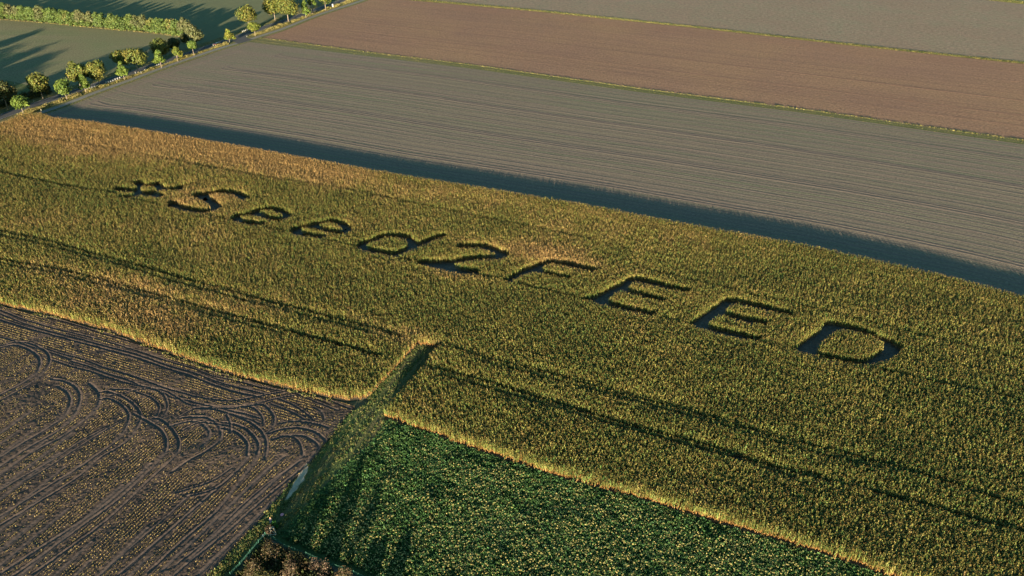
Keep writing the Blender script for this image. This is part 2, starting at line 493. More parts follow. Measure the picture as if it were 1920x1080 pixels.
rut(([(560, 780), (650, 800), (730, 850), (790, 930), (780, 1020)], B_), ([(770, 140), (720, 220), (620, 320), (480, 440), (300, 600), (100, 780), (0, 870), (-200, 1050)], E_), w=.5, d=1.3)
rut(([(300, 600), (480, 610), (620, 650), (760, 700), (870, 770), (940, 850), (960, 960), (940, 1060)], B_), w=.45, d=1.2)
rut(([(560, 590), (690, 590), (820, 590), (900, 650), (930, 720), (920, 760)], B_), d=1.2)
rut(([(760, 590), (860, 570), (930, 570), (1000, 630), (1030, 700), (1010, 780), (960, 830)], B_), d=1.1, w=.45)
rut(([(620, 620), (760, 650), (900, 690)], B_)); rut(([(640, 650), (780, 690), (900, 740)], B_))
rut(([(1060, 510), (1200, 570), (1320, 650), (1380, 710)], B_), d=1.2)
rut(([(1000, 560), (1180, 630), (1300, 700)], B_))
rut(([(1380, 590), (1450, 630), (1480, 700)], B_), d=.8)
rut(([(980, 830), (1100, 790), (1250, 780), (1380, 810), (1460, 860), (1500, 910)], B_), w=.45, d=1.2)
rut(([(1010, 880), (1150, 850), (1280, 850), (1370, 890), (1430, 950), (1400, 1040)], B_), ([(1290, 120), (1200, 230), (1050, 350), (800, 560), (600, 740), (300, 980), (180, 1090)], E_), w=.45)
rut(([(1080, 850), (1190, 860), (1260, 920), (1290, 1040)], B_), ([(1200, 130), (1150, 200), (950, 340), (700, 550), (450, 800), (200, 1000)], E_))
rut(([(1060, 740), (1200, 720), (1400, 740), (1520, 780)], B_))
rut(([(170, 680), (330, 600), (520, 600), (700, 600)], B_))
rut(([(200, 800), (350, 730), (500, 740), (640, 760)], B_))
rut(([(600, 660), (630, 740), (630, 820)], B_), w=.45)
rut(([(280, 460), (450, 420), (560, 370), (650, 290)], E_)); rut(([(200, 430), (400, 370), (520, 320), (640, 240)], E_))
rut(([(1400, 400), (1150, 540), (900, 700), (600, 900), (300, 1080)], C_), d=.8)
rut(([(1180, 500), (900, 650), (600, 850), (300, 1020), (0, 1200)], C_), d=.8)
rut(([(1350, 50), (1200, 200), (900, 450), (430, 760), (0, 1040)], D_), w=.5, d=.8)
rut(([(1700, 330), (1500, 520), (1200, 780), (900, 1050)], D_)); rut(([(1800, 400), (1600, 580), (1300, 840), (1050, 1060)], D_), d=.9)
rut(([(1250, 250), (1100, 370), (900, 560), (640, 820), (370, 1080)], E_), w=.6, d=.7)
rut(([(1180, 180), (1020, 300), (820, 480), (560, 720), (300, 960)], E_), w=.5, d=.6)
rut(([(1050, 150), (880, 290), (600, 560), (350, 800), (100, 1040)], E_), w=.5, d=.6)

_b = np.array([math.cos(R(67.5)), math.sin(R(67.5))]); _nn = np.array([_b[1], -_b[0]])
_o = np.array(G(20, 760)); _x = -6.0
while _x < 112:
    _x += rnd.uniform(2.2, 5.5)
    p1 = _o + _nn * _x - np.array([0, _x * .26]) + _b * rnd.uniform(-14, 4); p0 = p1 - _b * rnd.uniform(30, 95)
    ruts.append((smooth(np.array([p1 + _nn * rnd.uniform(-.3, .3), (p0 + p1) / 2 + _nn * rnd.uniform(-.25, .25), p0]), .8), rnd.uniform(.25, .75), rnd.uniform(.3, .5)))
stub_poly = np.vstack([GL([(-260, 515)]), maize_low_l[1:-1] - np.array([0, .6]), GL([(668, 762), (652, 778), (625, 815), (603, 840), (580, 872), (545, 905), (520, 935), (480, 985), (450, 1015), (415, 1055), (380, 1092), (330, 1160), (-260, 1160)])])
headland = np.vstack([GL([(-260, 480), (0, 540), (350, 640), (700, 740), (640, 800), (560, 795), (420, 765), (300, 735), (200, 706), (100, 672), (0, 640), (-260, 570)])])
lo, hi = stub_poly.min(0), stub_poly.max(0)
ST = 0.20
gx, gy = np.arange(lo[0], hi[0] + ST, ST), np.arange(lo[1], hi[1] + ST, ST)
XX, YY = np.meshgrid(gx, gy)
P = np.stack([XX.ravel(), YY.ravel()], 1)
ins = inside(P, stub_poly)
idx = np.full(len(P), -1); sel = np.where(ins)[0]; idx[sel] = np.arange(len(sel))
Q = P[sel]
Hh = (vnoise(Q[:, 0], Q[:, 1], 9) - .5) * .35 + (vnoise(Q[:, 0], Q[:, 1], 1.1) - .5) * .08 + (vnoise(Q[:, 0], Q[:, 1], .45) - .5) * .09 + RNG.normal(0, .03, len(Q))
hl = inside(Q, headland)
BD = R(67.5)
def rowphase(Q, ang, sp=.75):
    return (-Q[:, 0] * math.sin(ang) + Q[:, 1] * math.cos(ang)) / sp
wear = np.zeros(len(Q))
for line, d, wd in ruts:
    D = dist_line(Q, line, 2.2)
    m = D < 1.3
    x = D[m] / (wd * .76)
    d *= .85; prof = -.12 * d * np.exp(-((x / .9) ** 4)) + .11 * d * np.exp(-((x - 1.22) / .26) ** 2) * (.5 + vnoise(Q[m][:, 0], Q[m][:, 1], .8))
    ww = np.clip(1.6 - x * .6, 0, 1)
    Hh[m] = Hh[m] * (1 - .55 * ww) + prof
    wear[m] = np.maximum(wear[m], np.clip(1.55 - x, 0, 1))
nx = len(gx)
ii, jj = np.meshgrid(np.arange(len(gx) - 1), np.arange(len(gy) - 1))
kk = (jj * nx + ii).ravel()
q = np.stack([kk, kk + 1, kk + nx + 1, kk + nx], 1)
q = idx[q]; q = q[(q >= 0).all(1)]
m, t, b = mat('stubble_soil')
tc = t.nodes.new("ShaderNodeTexCoord")
at = t.nodes.new("ShaderNodeAttribute"); at.attribute_name = 'wear'
n1 = noise_node(t, tc.outputs['Object'], .12, 4, .6)
r_ = ramp_node(t, [(.35, (.074, .053, .041)), (.65, (.106, .075, .056))])
t.links.new(n1.outputs['Fac'], r_.inputs[0])
n2 = noise_node(t, tc.outputs['Object'], 2.6, 6, .8)
r2 = ramp_node(t, [(.3, (.55,) * 3), (.7, (1.4,) * 3)]); t.links.new(n2.outputs['Fac'], r2.inputs[0])
c_ = mixc(t, 1.0, r_.outputs[0], r2.outputs[0], 'MULTIPLY')
c_ = mixc(t, at.outputs['Fac'], c_, mixc(t, .5, c_, (.135, .102, .086)))
t.links.new(c_, b.inputs['Base Color'])
bp = t.nodes.new("ShaderNodeBump"); bp.inputs['Strength'].default_value = .5; bp.inputs['Distance'].default_value = .1
t.links.new(n2.outputs['Fac'], bp.inputs['Height']); t.links.new(bp.outputs[0], b.inputs['Normal'])
b.inputs['Roughness'].default_value = .95
me = raw_mesh('stubble_field', np.column_stack([Q, Hh]), q, np.full(len(q), 4), {'wear': ('POINT', 'FLOAT', wear)}, smooth_=True)
tag(link_mesh('stubble_field', me, m), 'harvested maize field churned by curved tractor ruts', None, None, 'structure')

# ------------------------------------------------------------------ scatter (geometry nodes)
def scatter_group():
    g = bpy.data.node_groups.new('scatter', 'GeometryNodeTree')
    g.interface.new_socket('Geometry', in_out='INPUT', socket_type='NodeSocketGeometry')
    g.interface.new_socket('Plants', in_out='INPUT', socket_type='NodeSocketCollection')
    g.interface.new_socket('Geometry', in_out='OUTPUT', socket_type='NodeSocketGeometry')
    N, L = g.nodes, g.links
    gi, go = N.new('NodeGroupInput'), N.new('NodeGroupOutput')
    ci = N.new('GeometryNodeCollectionInfo')
    ci.inputs['Separate Children'].default_value = True
    ci.inputs['Reset Children'].default_value = True
    L.new(gi.outputs['Plants'], ci.inputs['Collection'])
    ip = N.new('GeometryNodeInstanceOnPoints')
    ip.inputs['Pick Instance'].default_value = True
    def att(nm, ty):
        a = N.new('GeometryNodeInputNamedAttribute'); a.data_type = ty
        a.inputs['Name'].default_value = nm
        return a.outputs['Attribute']
    L.new(gi.outputs['Geometry'], ip.inputs['Points'])
    L.new(ci.outputs[0], ip.inputs['Instance'])
    L.new(att('variant', 'INT'), ip.inputs['Instance Index'])
    L.new(att('rot', 'FLOAT_VECTOR'), ip.inputs['Rotation'])
    L.new(att('scl', 'FLOAT_VECTOR'), ip.inputs['Scale'])
    L.new(ip.outputs[0], go.inputs[0])
    return g
SG = scatter_group()

def protos(name, meshes):
    col = bpy.data.collections.new(name)
    for me in meshes:
        col.objects.link(bpy.data.objects.new(me.name, me))
    return col

def scatter(name, pts, z, rot, scl, tint, variant, col, label=None, kind='stuff', parent=None):
    n = len(pts)
    me = bpy.data.meshes.new(name)
    me.vertices.add(n)
    me.vertices.foreach_set('co', np.column_stack([pts, np.broadcast_to(z, (n,))]).astype(np.float32).ravel())
    for k, ty, arr in (('rot', 'FLOAT_VECTOR', rot), ('scl', 'FLOAT_VECTOR', scl), ('tint', 'FLOAT_VECTOR', tint)):
        me.attributes.new(k, ty, 'POINT').data.foreach_set('vector', np.asarray(arr, np.float32).ravel())
    me.attributes.new('variant', 'INT', 'POINT').data.foreach_set('value', np.asarray(variant, np.int32))
    o = bpy.data.objects.new(name, me)
    C.objects.link(o)
    md = o.modifiers.new('scatter', 'NODES')
    md.node_group = SG
    md[[s.identifier for s in SG.interface.items_tree if s.name == 'Plants'][0]] = col
    return tag(o, label, None, None, kind)

def rots(n, tilt=.08):
    return np.column_stack([RNG.normal(0, tilt, n), RNG.normal(0, tilt, n), RNG.random(n) * 6.283])
def scls(n, lo, hi, zmul=None):
    s = RNG.uniform(lo, hi, n)
    z = s if zmul is None else s * zmul
    return np.column_stack([s, s, z])
def tints(n, cols, wts, var=.2):
    cols = np.array(cols); k = RNG.choice(len(cols), n, p=np.array(wts) / sum(wts))
    return cols[k] * RNG.uniform(1 - var, 1 + var, (n, 1))

M['maize_leaf'] = leaf_mat('maize_leaf', True, dry=(.34, .175, .055))
M['plant_leaf'] = leaf_mat('plant_leaf', True, dry=(.30, .25, .085))

def maize_plant(seed):
    r = random.Random(seed)
    V, F, S, dry, lv = [], [], [], [], []
    def add(pts, faces, d, l):
        o = len(V); V.extend(pts)
        for f in faces:
            F.extend([o + i for i in f]); S.append(len(f)); lv.append(l)
        dry.extend(d if isinstance(d, list) else [d] * len(pts))
    h = r.uniform(2.48, 2.60)
    for k in range(3):
        a0, a1 = k * 2.094, (k + 1) * 2.094
        add([(.025 * math.cos(a0), .025 * math.sin(a0), 0), (.025 * math.cos(a1), .025 * math.sin(a1), 0), (.01 * math.cos(a1), .01 * math.sin(a1), h), (.01 * math.cos(a0), .01 * math.sin(a0), h)], [(0, 1, 2, 3)], [.8, .8, .2, .2], .6)
    az = r.uniform(0, 6.28)
    nl = 12
    for i in range(nl):
        zb = .35 + (h - .65) * i / (nl - 1)
        a = az + (i % 2) * math.pi + r.uniform(-.5, .5)
        L = r.uniform(.38, .58) * (1.0 if 2 < i < 9 else .75)
        up = r.uniform(.5, .95)
        ca, sa = math.cos(a), math.sin(a)
        wd = r.uniform(.055, .085)
        pts = []
        for (s_, dz, ww) in ((0, 0, .6), (.45, up * .9, 1.1), (.85, up * .75, .9), (1.0, up * .2 - .12, .15)):
            for sg in (-1, 1):
                pts.append((ca * L * s_ - sa * wd * ww * sg, sa * L * s_ + ca * wd * ww * sg, zb + dz * L * 1.3 + sg * .01))
        d = .95 if i < 3 else (.55 if i < 4 and r.random() < .5 else r.choice([0, 0, .05, .15, .25]))
        add(pts, [(0, 1, 3, 2), (2, 3, 5, 4), (4, 5, 7, 6)], d, r.random())
    for i in range(5):
        a = r.uniform(0, 6.28); l = r.uniform(.2, .34); sp = r.uniform(.02, .16)
        add([(-.015, 0, h - .03), (.015, 0, h - .03), (sp * math.cos(a) * 1.2, sp * math.sin(a) * 1.2, h + l), (sp * math.cos(a) * .8 + .01, sp * math.sin(a) * .8, h + l * .9)], [(0, 1, 2, 3)], .55, r.random())
    # ear
    a = r.uniform(0, 6.28)
    add([(.03 * math.cos(a), .03 * math.sin(a), 1.0), (.09 * math.cos(a + .5), .09 * math.sin(a + .5), 1.1), (.11 * math.cos(a), .11 * math.sin(a), 1.28), (.05 * math.cos(a - .5), .05 * math.sin(a - .5), 1.12)], [(0, 1, 2, 3)], .7, .7)
    me = raw_mesh('maize_plant', V, F, S, {'dryness': ('POINT', 'FLOAT', dry), 'leafvar': ('FACE', 'FLOAT', lv)})
    me.materials.append(M['maize_leaf'])
    return me
maize_col = protos('maize_plants', [maize_plant(100 + i) for i in range(8)])

# letters cut into the crop
L1 = dict(k=8, ox=200, oy=310); L2 = dict(k=8, ox=420, oy=370); L3 = dict(k=6, ox=640, oy=410); L4 = dict(k=4.8, ox=920, oy=440); L5 = dict(k=4, ox=1260, oy=530)
ZR = 2.0
strokes = {
 'hash sign': [([(180, 345), (300, 365), (430, 385), (560, 425), (700, 440), (800, 455)], L1, 2.9), ([(450, 250), (560, 290), (680, 290), (780, 305), (850, 345), (1090, 352)], L1, 2.7),
               ([(230, 470), (380, 465), (480, 440), (600, 405), (720, 385), (850, 352), (1000, 340), (1120, 300), (1250, 275)], L1, 1.8), ([(180, 375), (300, 370), (430, 350), (560, 295), (760, 250)], L1, 1.8)],
 'capital letter S': [([(985, 560), (1010, 605), (1150, 640), (1330, 680), (1500, 680), (1620, 645), (1640, 605), (1560, 535), (1450, 475), (1350, 435), (1480, 420), (1640, 388), (1780, 390), (1920, 415), (2010, 450), (2060, 485)], L1, 3.1)],
 'first small letter e': [([(560, 392), (470, 390), (380, 380), (250, 350), (180, 310), (230, 262), (380, 245), (500, 255), (640, 290), (780, 325), (860, 318), (950, 265), (900, 225), (800, 182), (700, 167), (560, 172), (450, 205)], L2, 2.6)],
 'second small letter e': [([(1480, 578), (1380, 574), (1280, 562), (1140, 535), (1070, 500), (1110, 452), (1230, 418), (1330, 420), (1400, 450), (1560, 490), (1700, 515), (1780, 520), (1850, 470), (1800, 410), (1720, 375), (1600, 352), (1480, 365), (1370, 387), (1300, 415)], L2, 2.7)],
 'small letter d': [([(590, 395), (440, 370), (300, 345), (225, 310), (270, 260), (370, 230), (480, 192), (600, 185), (730, 205), (780, 240), (800, 290), (750, 335), (680, 368), (590, 395)], L3, 2.7), ([(570, 398), (700, 360), (830, 302), (930, 262), (1030, 218), (1130, 192)], L3, 2.8)],
 'digit 2': [([(1350, 308), (1500, 302), (1620, 312), (1720, 345), (1820, 385), (1770, 425), (1640, 435), (1500, 442), (1350, 460), (1220, 480), (1050, 490), (930, 490)], L3, 2.9), ([(930, 492), (1050, 512), (1200, 545), (1320, 580), (1480, 592)], L3, 3.4)],
}
polys = {
 'capital letter F': ([(110, 410), (160, 425), (280, 365), (370, 335), (420, 338), (640, 388), (705, 392), (712, 370), (560, 340), (440, 308), (500, 262), (560, 257), (740, 292), (920, 330), (975, 308), (700, 243), (540, 225), (480, 232), (280, 310), (140, 395)], L4, None),
 'first capital letter E': ([(840, 575), (910, 600), (1040, 635), (1240, 690), (1440, 725), (1490, 693), (1300, 655), (1130, 617), (1035, 598), (1100, 530), (1160, 510), (1220, 512), (1380, 562), (1550, 602), (1572, 578), (1400, 525), (1212, 486), (1235, 450), (1300, 420), (1400, 442), (1600, 482), (1770, 515), (1790, 492), (1560, 435), (1330, 380), (1240, 382), (1200, 420), (1060, 480), (960, 540)], L4, None),
 'second capital letter E': ([(130, 310), (250, 350), (380, 385), (520, 415), (620, 430), (680, 412), (520, 376), (330, 330), (260, 310), (270, 290), (340, 240), (400, 244), (520, 287), (700, 312), (732, 293), (560, 255), (400, 220), (380, 208), (420, 180), (480, 154), (620, 187), (780, 222), (890, 243), (892, 218), (700, 166), (520, 130), (440, 115), (390, 120), (350, 158), (280, 200), (200, 260)], L5, None),
 'capital letter D': ([(910, 490), (1080, 545), (1200, 575), (1360, 605), (1500, 605), (1600, 580), (1680, 530), (1712, 480), (1650, 428), (1520, 380), (1380, 325), (1200, 288), (1150, 298), (1130, 345), (1040, 400), (960, 465)], L5, [(1080, 512), (1100, 455), (1180, 385), (1270, 342), (1400, 368), (1520, 402), (1600, 452), (1590, 500), (1520, 550), (1450, 582), (1340, 575), (1220, 552), (1120, 528)]),
}
lines_m, gaps = [], []
zl = .004
for nm, ss in strokes.items():
    root = None
    for i, (pts, z, wd) in enumerate(ss):
        ln = smooth(GL(pts, ZR, **z), .5)
        lines_m.append((ln, wd / 2 + (.5 if nm in ('capital letter S', 'digit 2') else .42)))
        a_, b_ = band(ln, wd / 2 + .5)
        zl += .0005
        o = strip_sheet('cleared_letter', a_, b_, M['trodden_soil'], zl, max(12, len(ln)), 2, nm + ' cut out of the maize down to bare soil' if i == 0 else 'further stroke of the ' + nm + ' cut out of the maize')
for nm, (pts, z, hole) in polys.items():
    g_ = GL(pts, ZR, **z)
    h_ = GL(hole, ZR, **z) if hole else None
    def grow(Pg, d):
        # push an outline outwards by d (inwards for negative d)
        ar = sum(a[0] * b[1] - b[0] * a[1] for a, b in zip(Pg, np.roll(Pg, -1, 0)))
        T0 = Pg - np.roll(Pg, 1, 0); T1 = np.roll(Pg, -1, 0) - Pg
        T0 /= np.linalg.norm(T0, axis=1)[:, None]; T1 /= np.linalg.norm(T1, axis=1)[:, None]
        N = np.stack([T0[:, 1] + T1[:, 1], -T0[:, 0] - T1[:, 0]], 1) / np.maximum(1 + (T0 * T1).sum(1), .45)[:, None]
        return Pg + N * d * (1 if ar > 0 else -1)
    g_ = grow(g_, .45)
    if h_ is not None: h_ = grow(h_, -.45)
    gaps.append((g_, h_))
    poly_sheet('cleared_letter', g_, M['trodden_soil'], z=.006, holes=[h_] if h_ is not None else (), ang=ROW, label=nm + ' cut out of the maize down to bare soil')

ZT = 2.3
tram = [
 ([(-140, 402), (0, 431), (90, 450), (200, 481), (300, 508), (400, 535), (467, 553), (533, 571), (617, 592), (700, 613), (752, 628)], .75),
 ([(-140, 412), (0, 440), (90, 459), (200, 489), (300, 519), (400, 546), (533, 581), (617, 602), (700, 625)], .45),
 ([(-140, 452), (0, 484), (100, 502), (200, 525), (300, 553), (400, 580), (533, 617), (650, 648), (710, 664)], .75),
 ([(-140, 462), (0, 492), (100, 511), (200, 534), (300, 561), (400, 589), (533, 626)], .45),
 ([(840, 645), (913, 670), (1013, 693), (1080, 712), (1147, 730), (1247, 755), (1346, 784), (1453, 816), (1559, 840), (1665, 869), (1800, 908), (1990, 970)], .5),
 ([(900, 677), (1013, 703), (1147, 740), (1247, 765), (1346, 794), (1453, 826), (1665, 879)], .4),
 ([(800, 684), (897, 710), (980, 733), (1047, 753), (1150, 785), (1240, 810), (1329, 833), (1400, 855), (1488, 880), (1600, 908), (1700, 935), (1990, 1010)], .7),
 ([(830, 702), (980, 744), (1150, 794), (1329, 843), (1488, 890)], .5),
 ([(-140, 297), (0, 322), (100, 342), (222, 362)], .7),
 ([(222, 368), (313, 385), (430, 411), (545, 434), (665, 461), (790, 491), (940, 522), (1100, 560), (1280, 602), (1480, 652), (1560, 668), (1700, 702), (1990, 760)], .38),
 ([(0, 246), (150, 268), (330, 300), (480, 328), (633, 350), (767, 378), (900, 405), (1100, 445)], .36),
 ([(1200, 500), (1400, 548), (1600, 595), (1990, 690)], .3),
]
SP, DX = .75, .34
ca, sa = math.cos(ROW), math.sin(ROW)
rot_ = lambda P: np.stack([P[:, 0] * ca + P[:, 1] * sa, -P[:, 0] * sa + P[:, 1] * ca], 1)
inv_ = lambda P: np.stack([P[:, 0] * ca - P[:, 1] * sa, P[:, 0] * sa + P[:, 1] * ca], 1)
bb = rot_(maize_poly); lo, hi = bb.min(0), bb.max(0)
u, v = np.meshgrid(np.arange(lo[0], hi[0], DX), np.arange(lo[1], hi[1], SP))
P = inv_(np.stack([u.ravel() + RNG.normal(0, .06, u.size), v.ravel() + RNG.normal(0, .06, u.size)], 1))
def projx(P, z=0):
    d = P[:, 1] * math.cos(PITCH) + (CAMH - z) * math.sin(PITCH)
    return 960 + FPX * P[:, 0] / d, 540 + FPX * ((CAMH - z) * math.cos(PITCH) - P[:, 1] * math.sin(PITCH)) / d
px, py = projx(P)
P = P[(px > -150) & (px < 2070) & (py < 1150)]
jit = RNG.normal(0, .18, P.shape)
P = P[inside(P + jit, maize_poly)]
keep = np.ones(len(P), bool)
for ln, hw in lines_m:
    keep &= ~(dist_line(P, ln, 4) < hw + RNG.normal(0, .06, len(P)))
for g_, h_ in gaps:
    mm = inside(P + RNG.normal(0, .06, P.shape), g_)
    if h_ is not None: mm &= ~inside(P, h_)
    keep &= ~mm
low = np.ones(len(P))
for pts, hw in tram:
    ln = smooth(GL(pts, ZT), 1.5)
    D = dist_line(P, ln, 4)
    wv = hw * .62 * (.6 + .8 * vnoise(P[:, 0], P[:, 1], 6))
    keep &= ~((D < wv) & (RNG.random(len(P)) < .93))
    low = np.minimum(low, np.clip(.84 + .16 * (D - wv) / .8, .82, 1))
P, low = P[keep], low[keep]
n = len(P)
print('maize plants', n)
px, py = projx(P, 2.3)
def blob(cx, cy, rx, ry, s=1.0):
    dx, dy = px - cx, py - cy
    a = math.atan(.2)
    X_, Y_ = dx * math.cos(a) + dy * math.sin(a), -dx * math.sin(a) + dy * math.cos(a)
    return s * np.exp(-((X_ / rx) ** 2 + (Y_ / ry) ** 2))
dr = .27 * np.ones(n)
dr += blob(330, 268, 360, 36, .8) + blob(70, 245, 170, 34, .55) + blob(560, 308, 190, 24, .55)
dr += blob(170, 300, 260, 30, .35)
dr += blob(330, 375, 90, 20, .35) + blob(420, 370, 60, 22, .35) + blob(980, 465, 190, 26, .5) + blob(840, 510, 90, 14, .45) + blob(1040, 485, 110, 20, .25)
dr += blob(200, 525, 260, 30, .55) + blob(260, 590, 210, 32, .6) + blob(380, 450, 260, 40, .25) + blob(60, 400, 160, 30, .25)
dr += blob(770, 635, 60, 22, .55) + blob(700, 600, 120, 14, .25) + blob(1130, 420, 420, 40, .25) + blob(1000, 830, 160, 40, .15)
dr -= blob(120, 290, 180, 12, .3) + blob(1500, 850, 420, 120, .12) + blob(1150, 640, 250, 60, .1)
dr += (vnoise(P[:, 0], P[:, 1], 22) - .5) * .35 + (vnoise(P[:, 0], P[:, 1], 9) - .5) * .25 + (vnoise(P[:, 0], P[:, 1], 4) - .5) * .3 + RNG.normal(0, .16, n)
dr = np.clip(dr, 0, 1)[:, None]
green = np.array([.060, .112, .025]); olive = np.array([.142, .162, .036]); tan = np.array([.325, .215, .082])
t1 = np.where(dr < .45, green + (olive - green) * dr / .45, olive + (tan - olive) * (dr - .45) / .55)
t1 *= RNG.uniform(.5, 1.5, (n, 1))
hs = low * (.95 + (vnoise(P[:, 0], P[:, 1], 12) - .5) * .14) * RNG.uniform(.82, 1.13, n)
eu = dist_line(P, maize_up, 12)
eg = np.full(n, 9.0)
for ln, hw in lines_m: eg = np.minimum(eg, dist_line(P, ln, 6) - hw)
for g_, h_ in gaps:
    eg = np.minimum(eg, dist_line(P, np.vstack([g_, g_[:1]]), 4))
    if h_ is not None: eg = np.minimum(eg, dist_line(P, np.vstack([h_, h_[:1]]), 4))
hs = np.where(eg < 1.6, .95 + RNG.normal(0, .03, n), hs)
hs = np.where(eu < 9, .98 + RNG.normal(0, .035, n), hs)
s_ = RNG.uniform(.8, 1.2, n)
scatter('maize_crop', P, 0.0, rots(n, .06), np.column_stack([s_, s_, hs]), t1, RNG.integers(0, 8, n), maize_col, 'tall green and golden maize crop with lettering cut into it')

# ------------------------------------------------------------------ stubble rows
def tuft(name, seed, nb, h, spread, wd, dryp, flower=0, mname='plant_leaf', lean=.5):
    r = random.Random(seed)
    V, F, S, dry, lv = [], [], [], [], []
    for i in range(nb):
        a = r.uniform(0, 6.28); rr = spread * math.sqrt(r.random())
        x0, y0 = rr * math.cos(a) * .6, rr * math.sin(a) * .6
        hh = h * r.uniform(.6, 1.1); ln = lean * hh * r.uniform(.3, 1.2)
        x1, y1 = x0 + ln * math.cos(a), y0 + ln * math.sin(a)
        b_ = r.uniform(0, 3.14); wx, wy = wd * math.cos(b_) * .5, wd * math.sin(b_) * .5
        o = len(V)
        V += [(x0 - wx * .5, y0 - wy * .5, 0), (x0 + wx * .5, y0 + wy * .5, 0), ((x0 + x1) / 2 + wx, (y0 + y1) / 2 + wy, hh * .6), (x1 + wx * .3, y1 + wy * .3, hh), (x1 - wx * .3, y1 - wy * .3, hh * .97), ((x0 + x1) / 2 - wx, (y0 + y1) / 2 - wy, hh * .6)]
        F += [o, o + 1, o + 2, o + 5, o + 5, o + 2, o + 3, o + 4]; S += [4, 4]
        d = 1.0 if r.random() < dryp else 0.0
        dry += [d] * 6; l = r.random(); lv += [l, l]
    for i in range(flower):
        a = r.uniform(0, 6.28); rr = spread * r.random(); cx, cy, cz = rr * math.cos(a), rr * math.sin(a), h * r.uniform(.95, 1.15)
        s = r.uniform(.09, .15); o = len(V)
        ax, ay = r.uniform(-.6, .6), r.uniform(-1.2, -.2)
        for k in range(5):
            t_ = k * 1.2566
            V.append((cx + s * math.cos(t_), cy + s * math.sin(t_) * .8, cz - (s * math.sin(t_)) * ay * .6))
        F += [o, o + 1, o + 2, o + 3, o + 4]; S.append(5); dry += [1.0] * 5; lv.append(.8)
    me = raw_mesh(name, V, F, S, {'dryness': ('POINT', 'FLOAT', dry), 'leafvar': ('FACE', 'FLOAT', lv)})
    me.materials.append(M[mname])
    return me

M['straw'] = leaf_mat('straw', True, dry=(.27, .20, .075), vary=.5)
stub_col = protos('stubs', [tuft('maize_stub', 300 + i, 6, .24, .12, .05, .75, 0, 'straw', .25) for i in range(5)])
def rows_in(poly, ang, sp, dx, jit=.05):
    c, s = math.cos(ang), math.sin(ang)
    b2_ = np.stack([poly[:, 0] * c + poly[:, 1] * s, -poly[:, 0] * s + poly[:, 1] * c], 1)
    lo, hi = b2_.min(0), b2_.max(0)
    u, v = np.meshgrid(np.arange(lo[0], hi[0], dx), np.arange(lo[1], hi[1], sp))
    row = np.repeat(np.arange(v.shape[0]), v.shape[1])
    u, v = u.ravel() + RNG.normal(0, jit, u.size), v.ravel() + RNG.normal(0, jit * .6, u.size)
    return np.stack([u * c - v * s, u * s + v * c], 1), row
Pm, rw1 = rows_in(stub_poly, BD, .75, .27)
Ph, rw2 = rows_in(stub_poly, R(-21.5), .75, .30)
k1 = inside(Pm, stub_poly) & ~inside(Pm, headland)
k2 = inside(Ph, stub_poly) & inside(Ph, headland)
# whole rows flattened by wheels in the main part
fl = np.isin(rw1 % 16, (3, 4, 5, 10, 11)) & (RNG.random(len(Pm)) < .62)
k1 &= ~fl
Ps = np.vstack([Pm[k1], Ph[k2]])
Dm = np.full(len(Ps), 9.0)
for line, d, wd in ruts:
    Dm = np.minimum(Dm, dist_line(Ps, line, 2) - wd)
dens = vnoise(Ps[:, 0], Ps[:, 1], 6) * .6 + vnoise(Ps[:, 0], Ps[:, 1], 1.7) * .35 - .06
k = (Dm > .22) & (dens > .12 + RNG.random(len(Ps)) * .22)
qx, qy = projx(Ps)
k &= (qx > -80) & (qy < 1140)
Ps = Ps[k]
n = len(Ps); print('stubs', n)
scatter('maize_stubble', Ps, .02, rots(n, .2), scls(n, .5, 1.2), tints(n, [(.21, .165, .06), (.10, .11, .035), (.31, .235, .10), (.12, .08, .045)], [3, 1.5, 2, 1.3]), RNG.integers(0, 5, n), stub_col, 'pale yellow stubble rows left after the maize harvest')

# ------------------------------------------------------------------ grass track, lane and cover crop
tr_l = GL([(700, 752), (672, 764), (652, 780), (625, 817), (603, 842), (580, 874), (545, 907), (520, 937), (480, 987), (450, 1017), (415, 1057), (380, 1094), (330, 1162)])
tr_r = GL([(722, 778), (722, 800), (690, 840), (650, 870), (620, 900), (585, 935), (560, 965), (545, 990), (505, 1010), (470, 1045), (445, 1075), (425, 1100), (390, 1150)])
strip_sheet('grass_track', tr_l, tr_r, M['grass_track'], .006, 70, 8, 'grassy field track with wheel marks beside the stubble')
poly_sheet('maize_lane', lane_poly, M['grass_track'], z=.009, ang=BD, label='grass lane cut into the maize')
cc = np.vstack([tr_r[1:9], GL([(513, 1012), (545, 1032), (575, 1043), (620, 1061), (650, 1072), (700, 1092), (780, 1135), (1400, 1180), (1960, 1230)]), maize_low_r[::-1] - np.array([0, .5]), GL([(722, 786)])])
poly_sheet('cover_crop_soil', cc, M['crop_floor'], z=.002, ang=R(20), label='soil under the green cover crop')
yard = GL([(500, 1006), (545, 1032), (575, 1043), (620, 1061), (650, 1072), (700, 1092), (780, 1135), (780, 1250), (300, 1250), (400, 1115), (433, 1080), (451, 1061)])
poly_sheet('garden_soil', yard, M['maize_soil'], z=.010, ang=0, label='dark overgrown ground inside the green fence')
poly_sheet('bare_patch', GL([(575, 868), (578, 876), (576, 886), (570, 894), (571, 900), (562, 908), (557, 918), (549, 924), (545, 931), (538, 937), (534, 938), (539, 929), (543, 920), (548, 914), (550, 906), (557, 898), (560, 890), (567, 881)]), M['sand'], z=.016, ang=BD, label='pale sandy puddle patch in the field track')

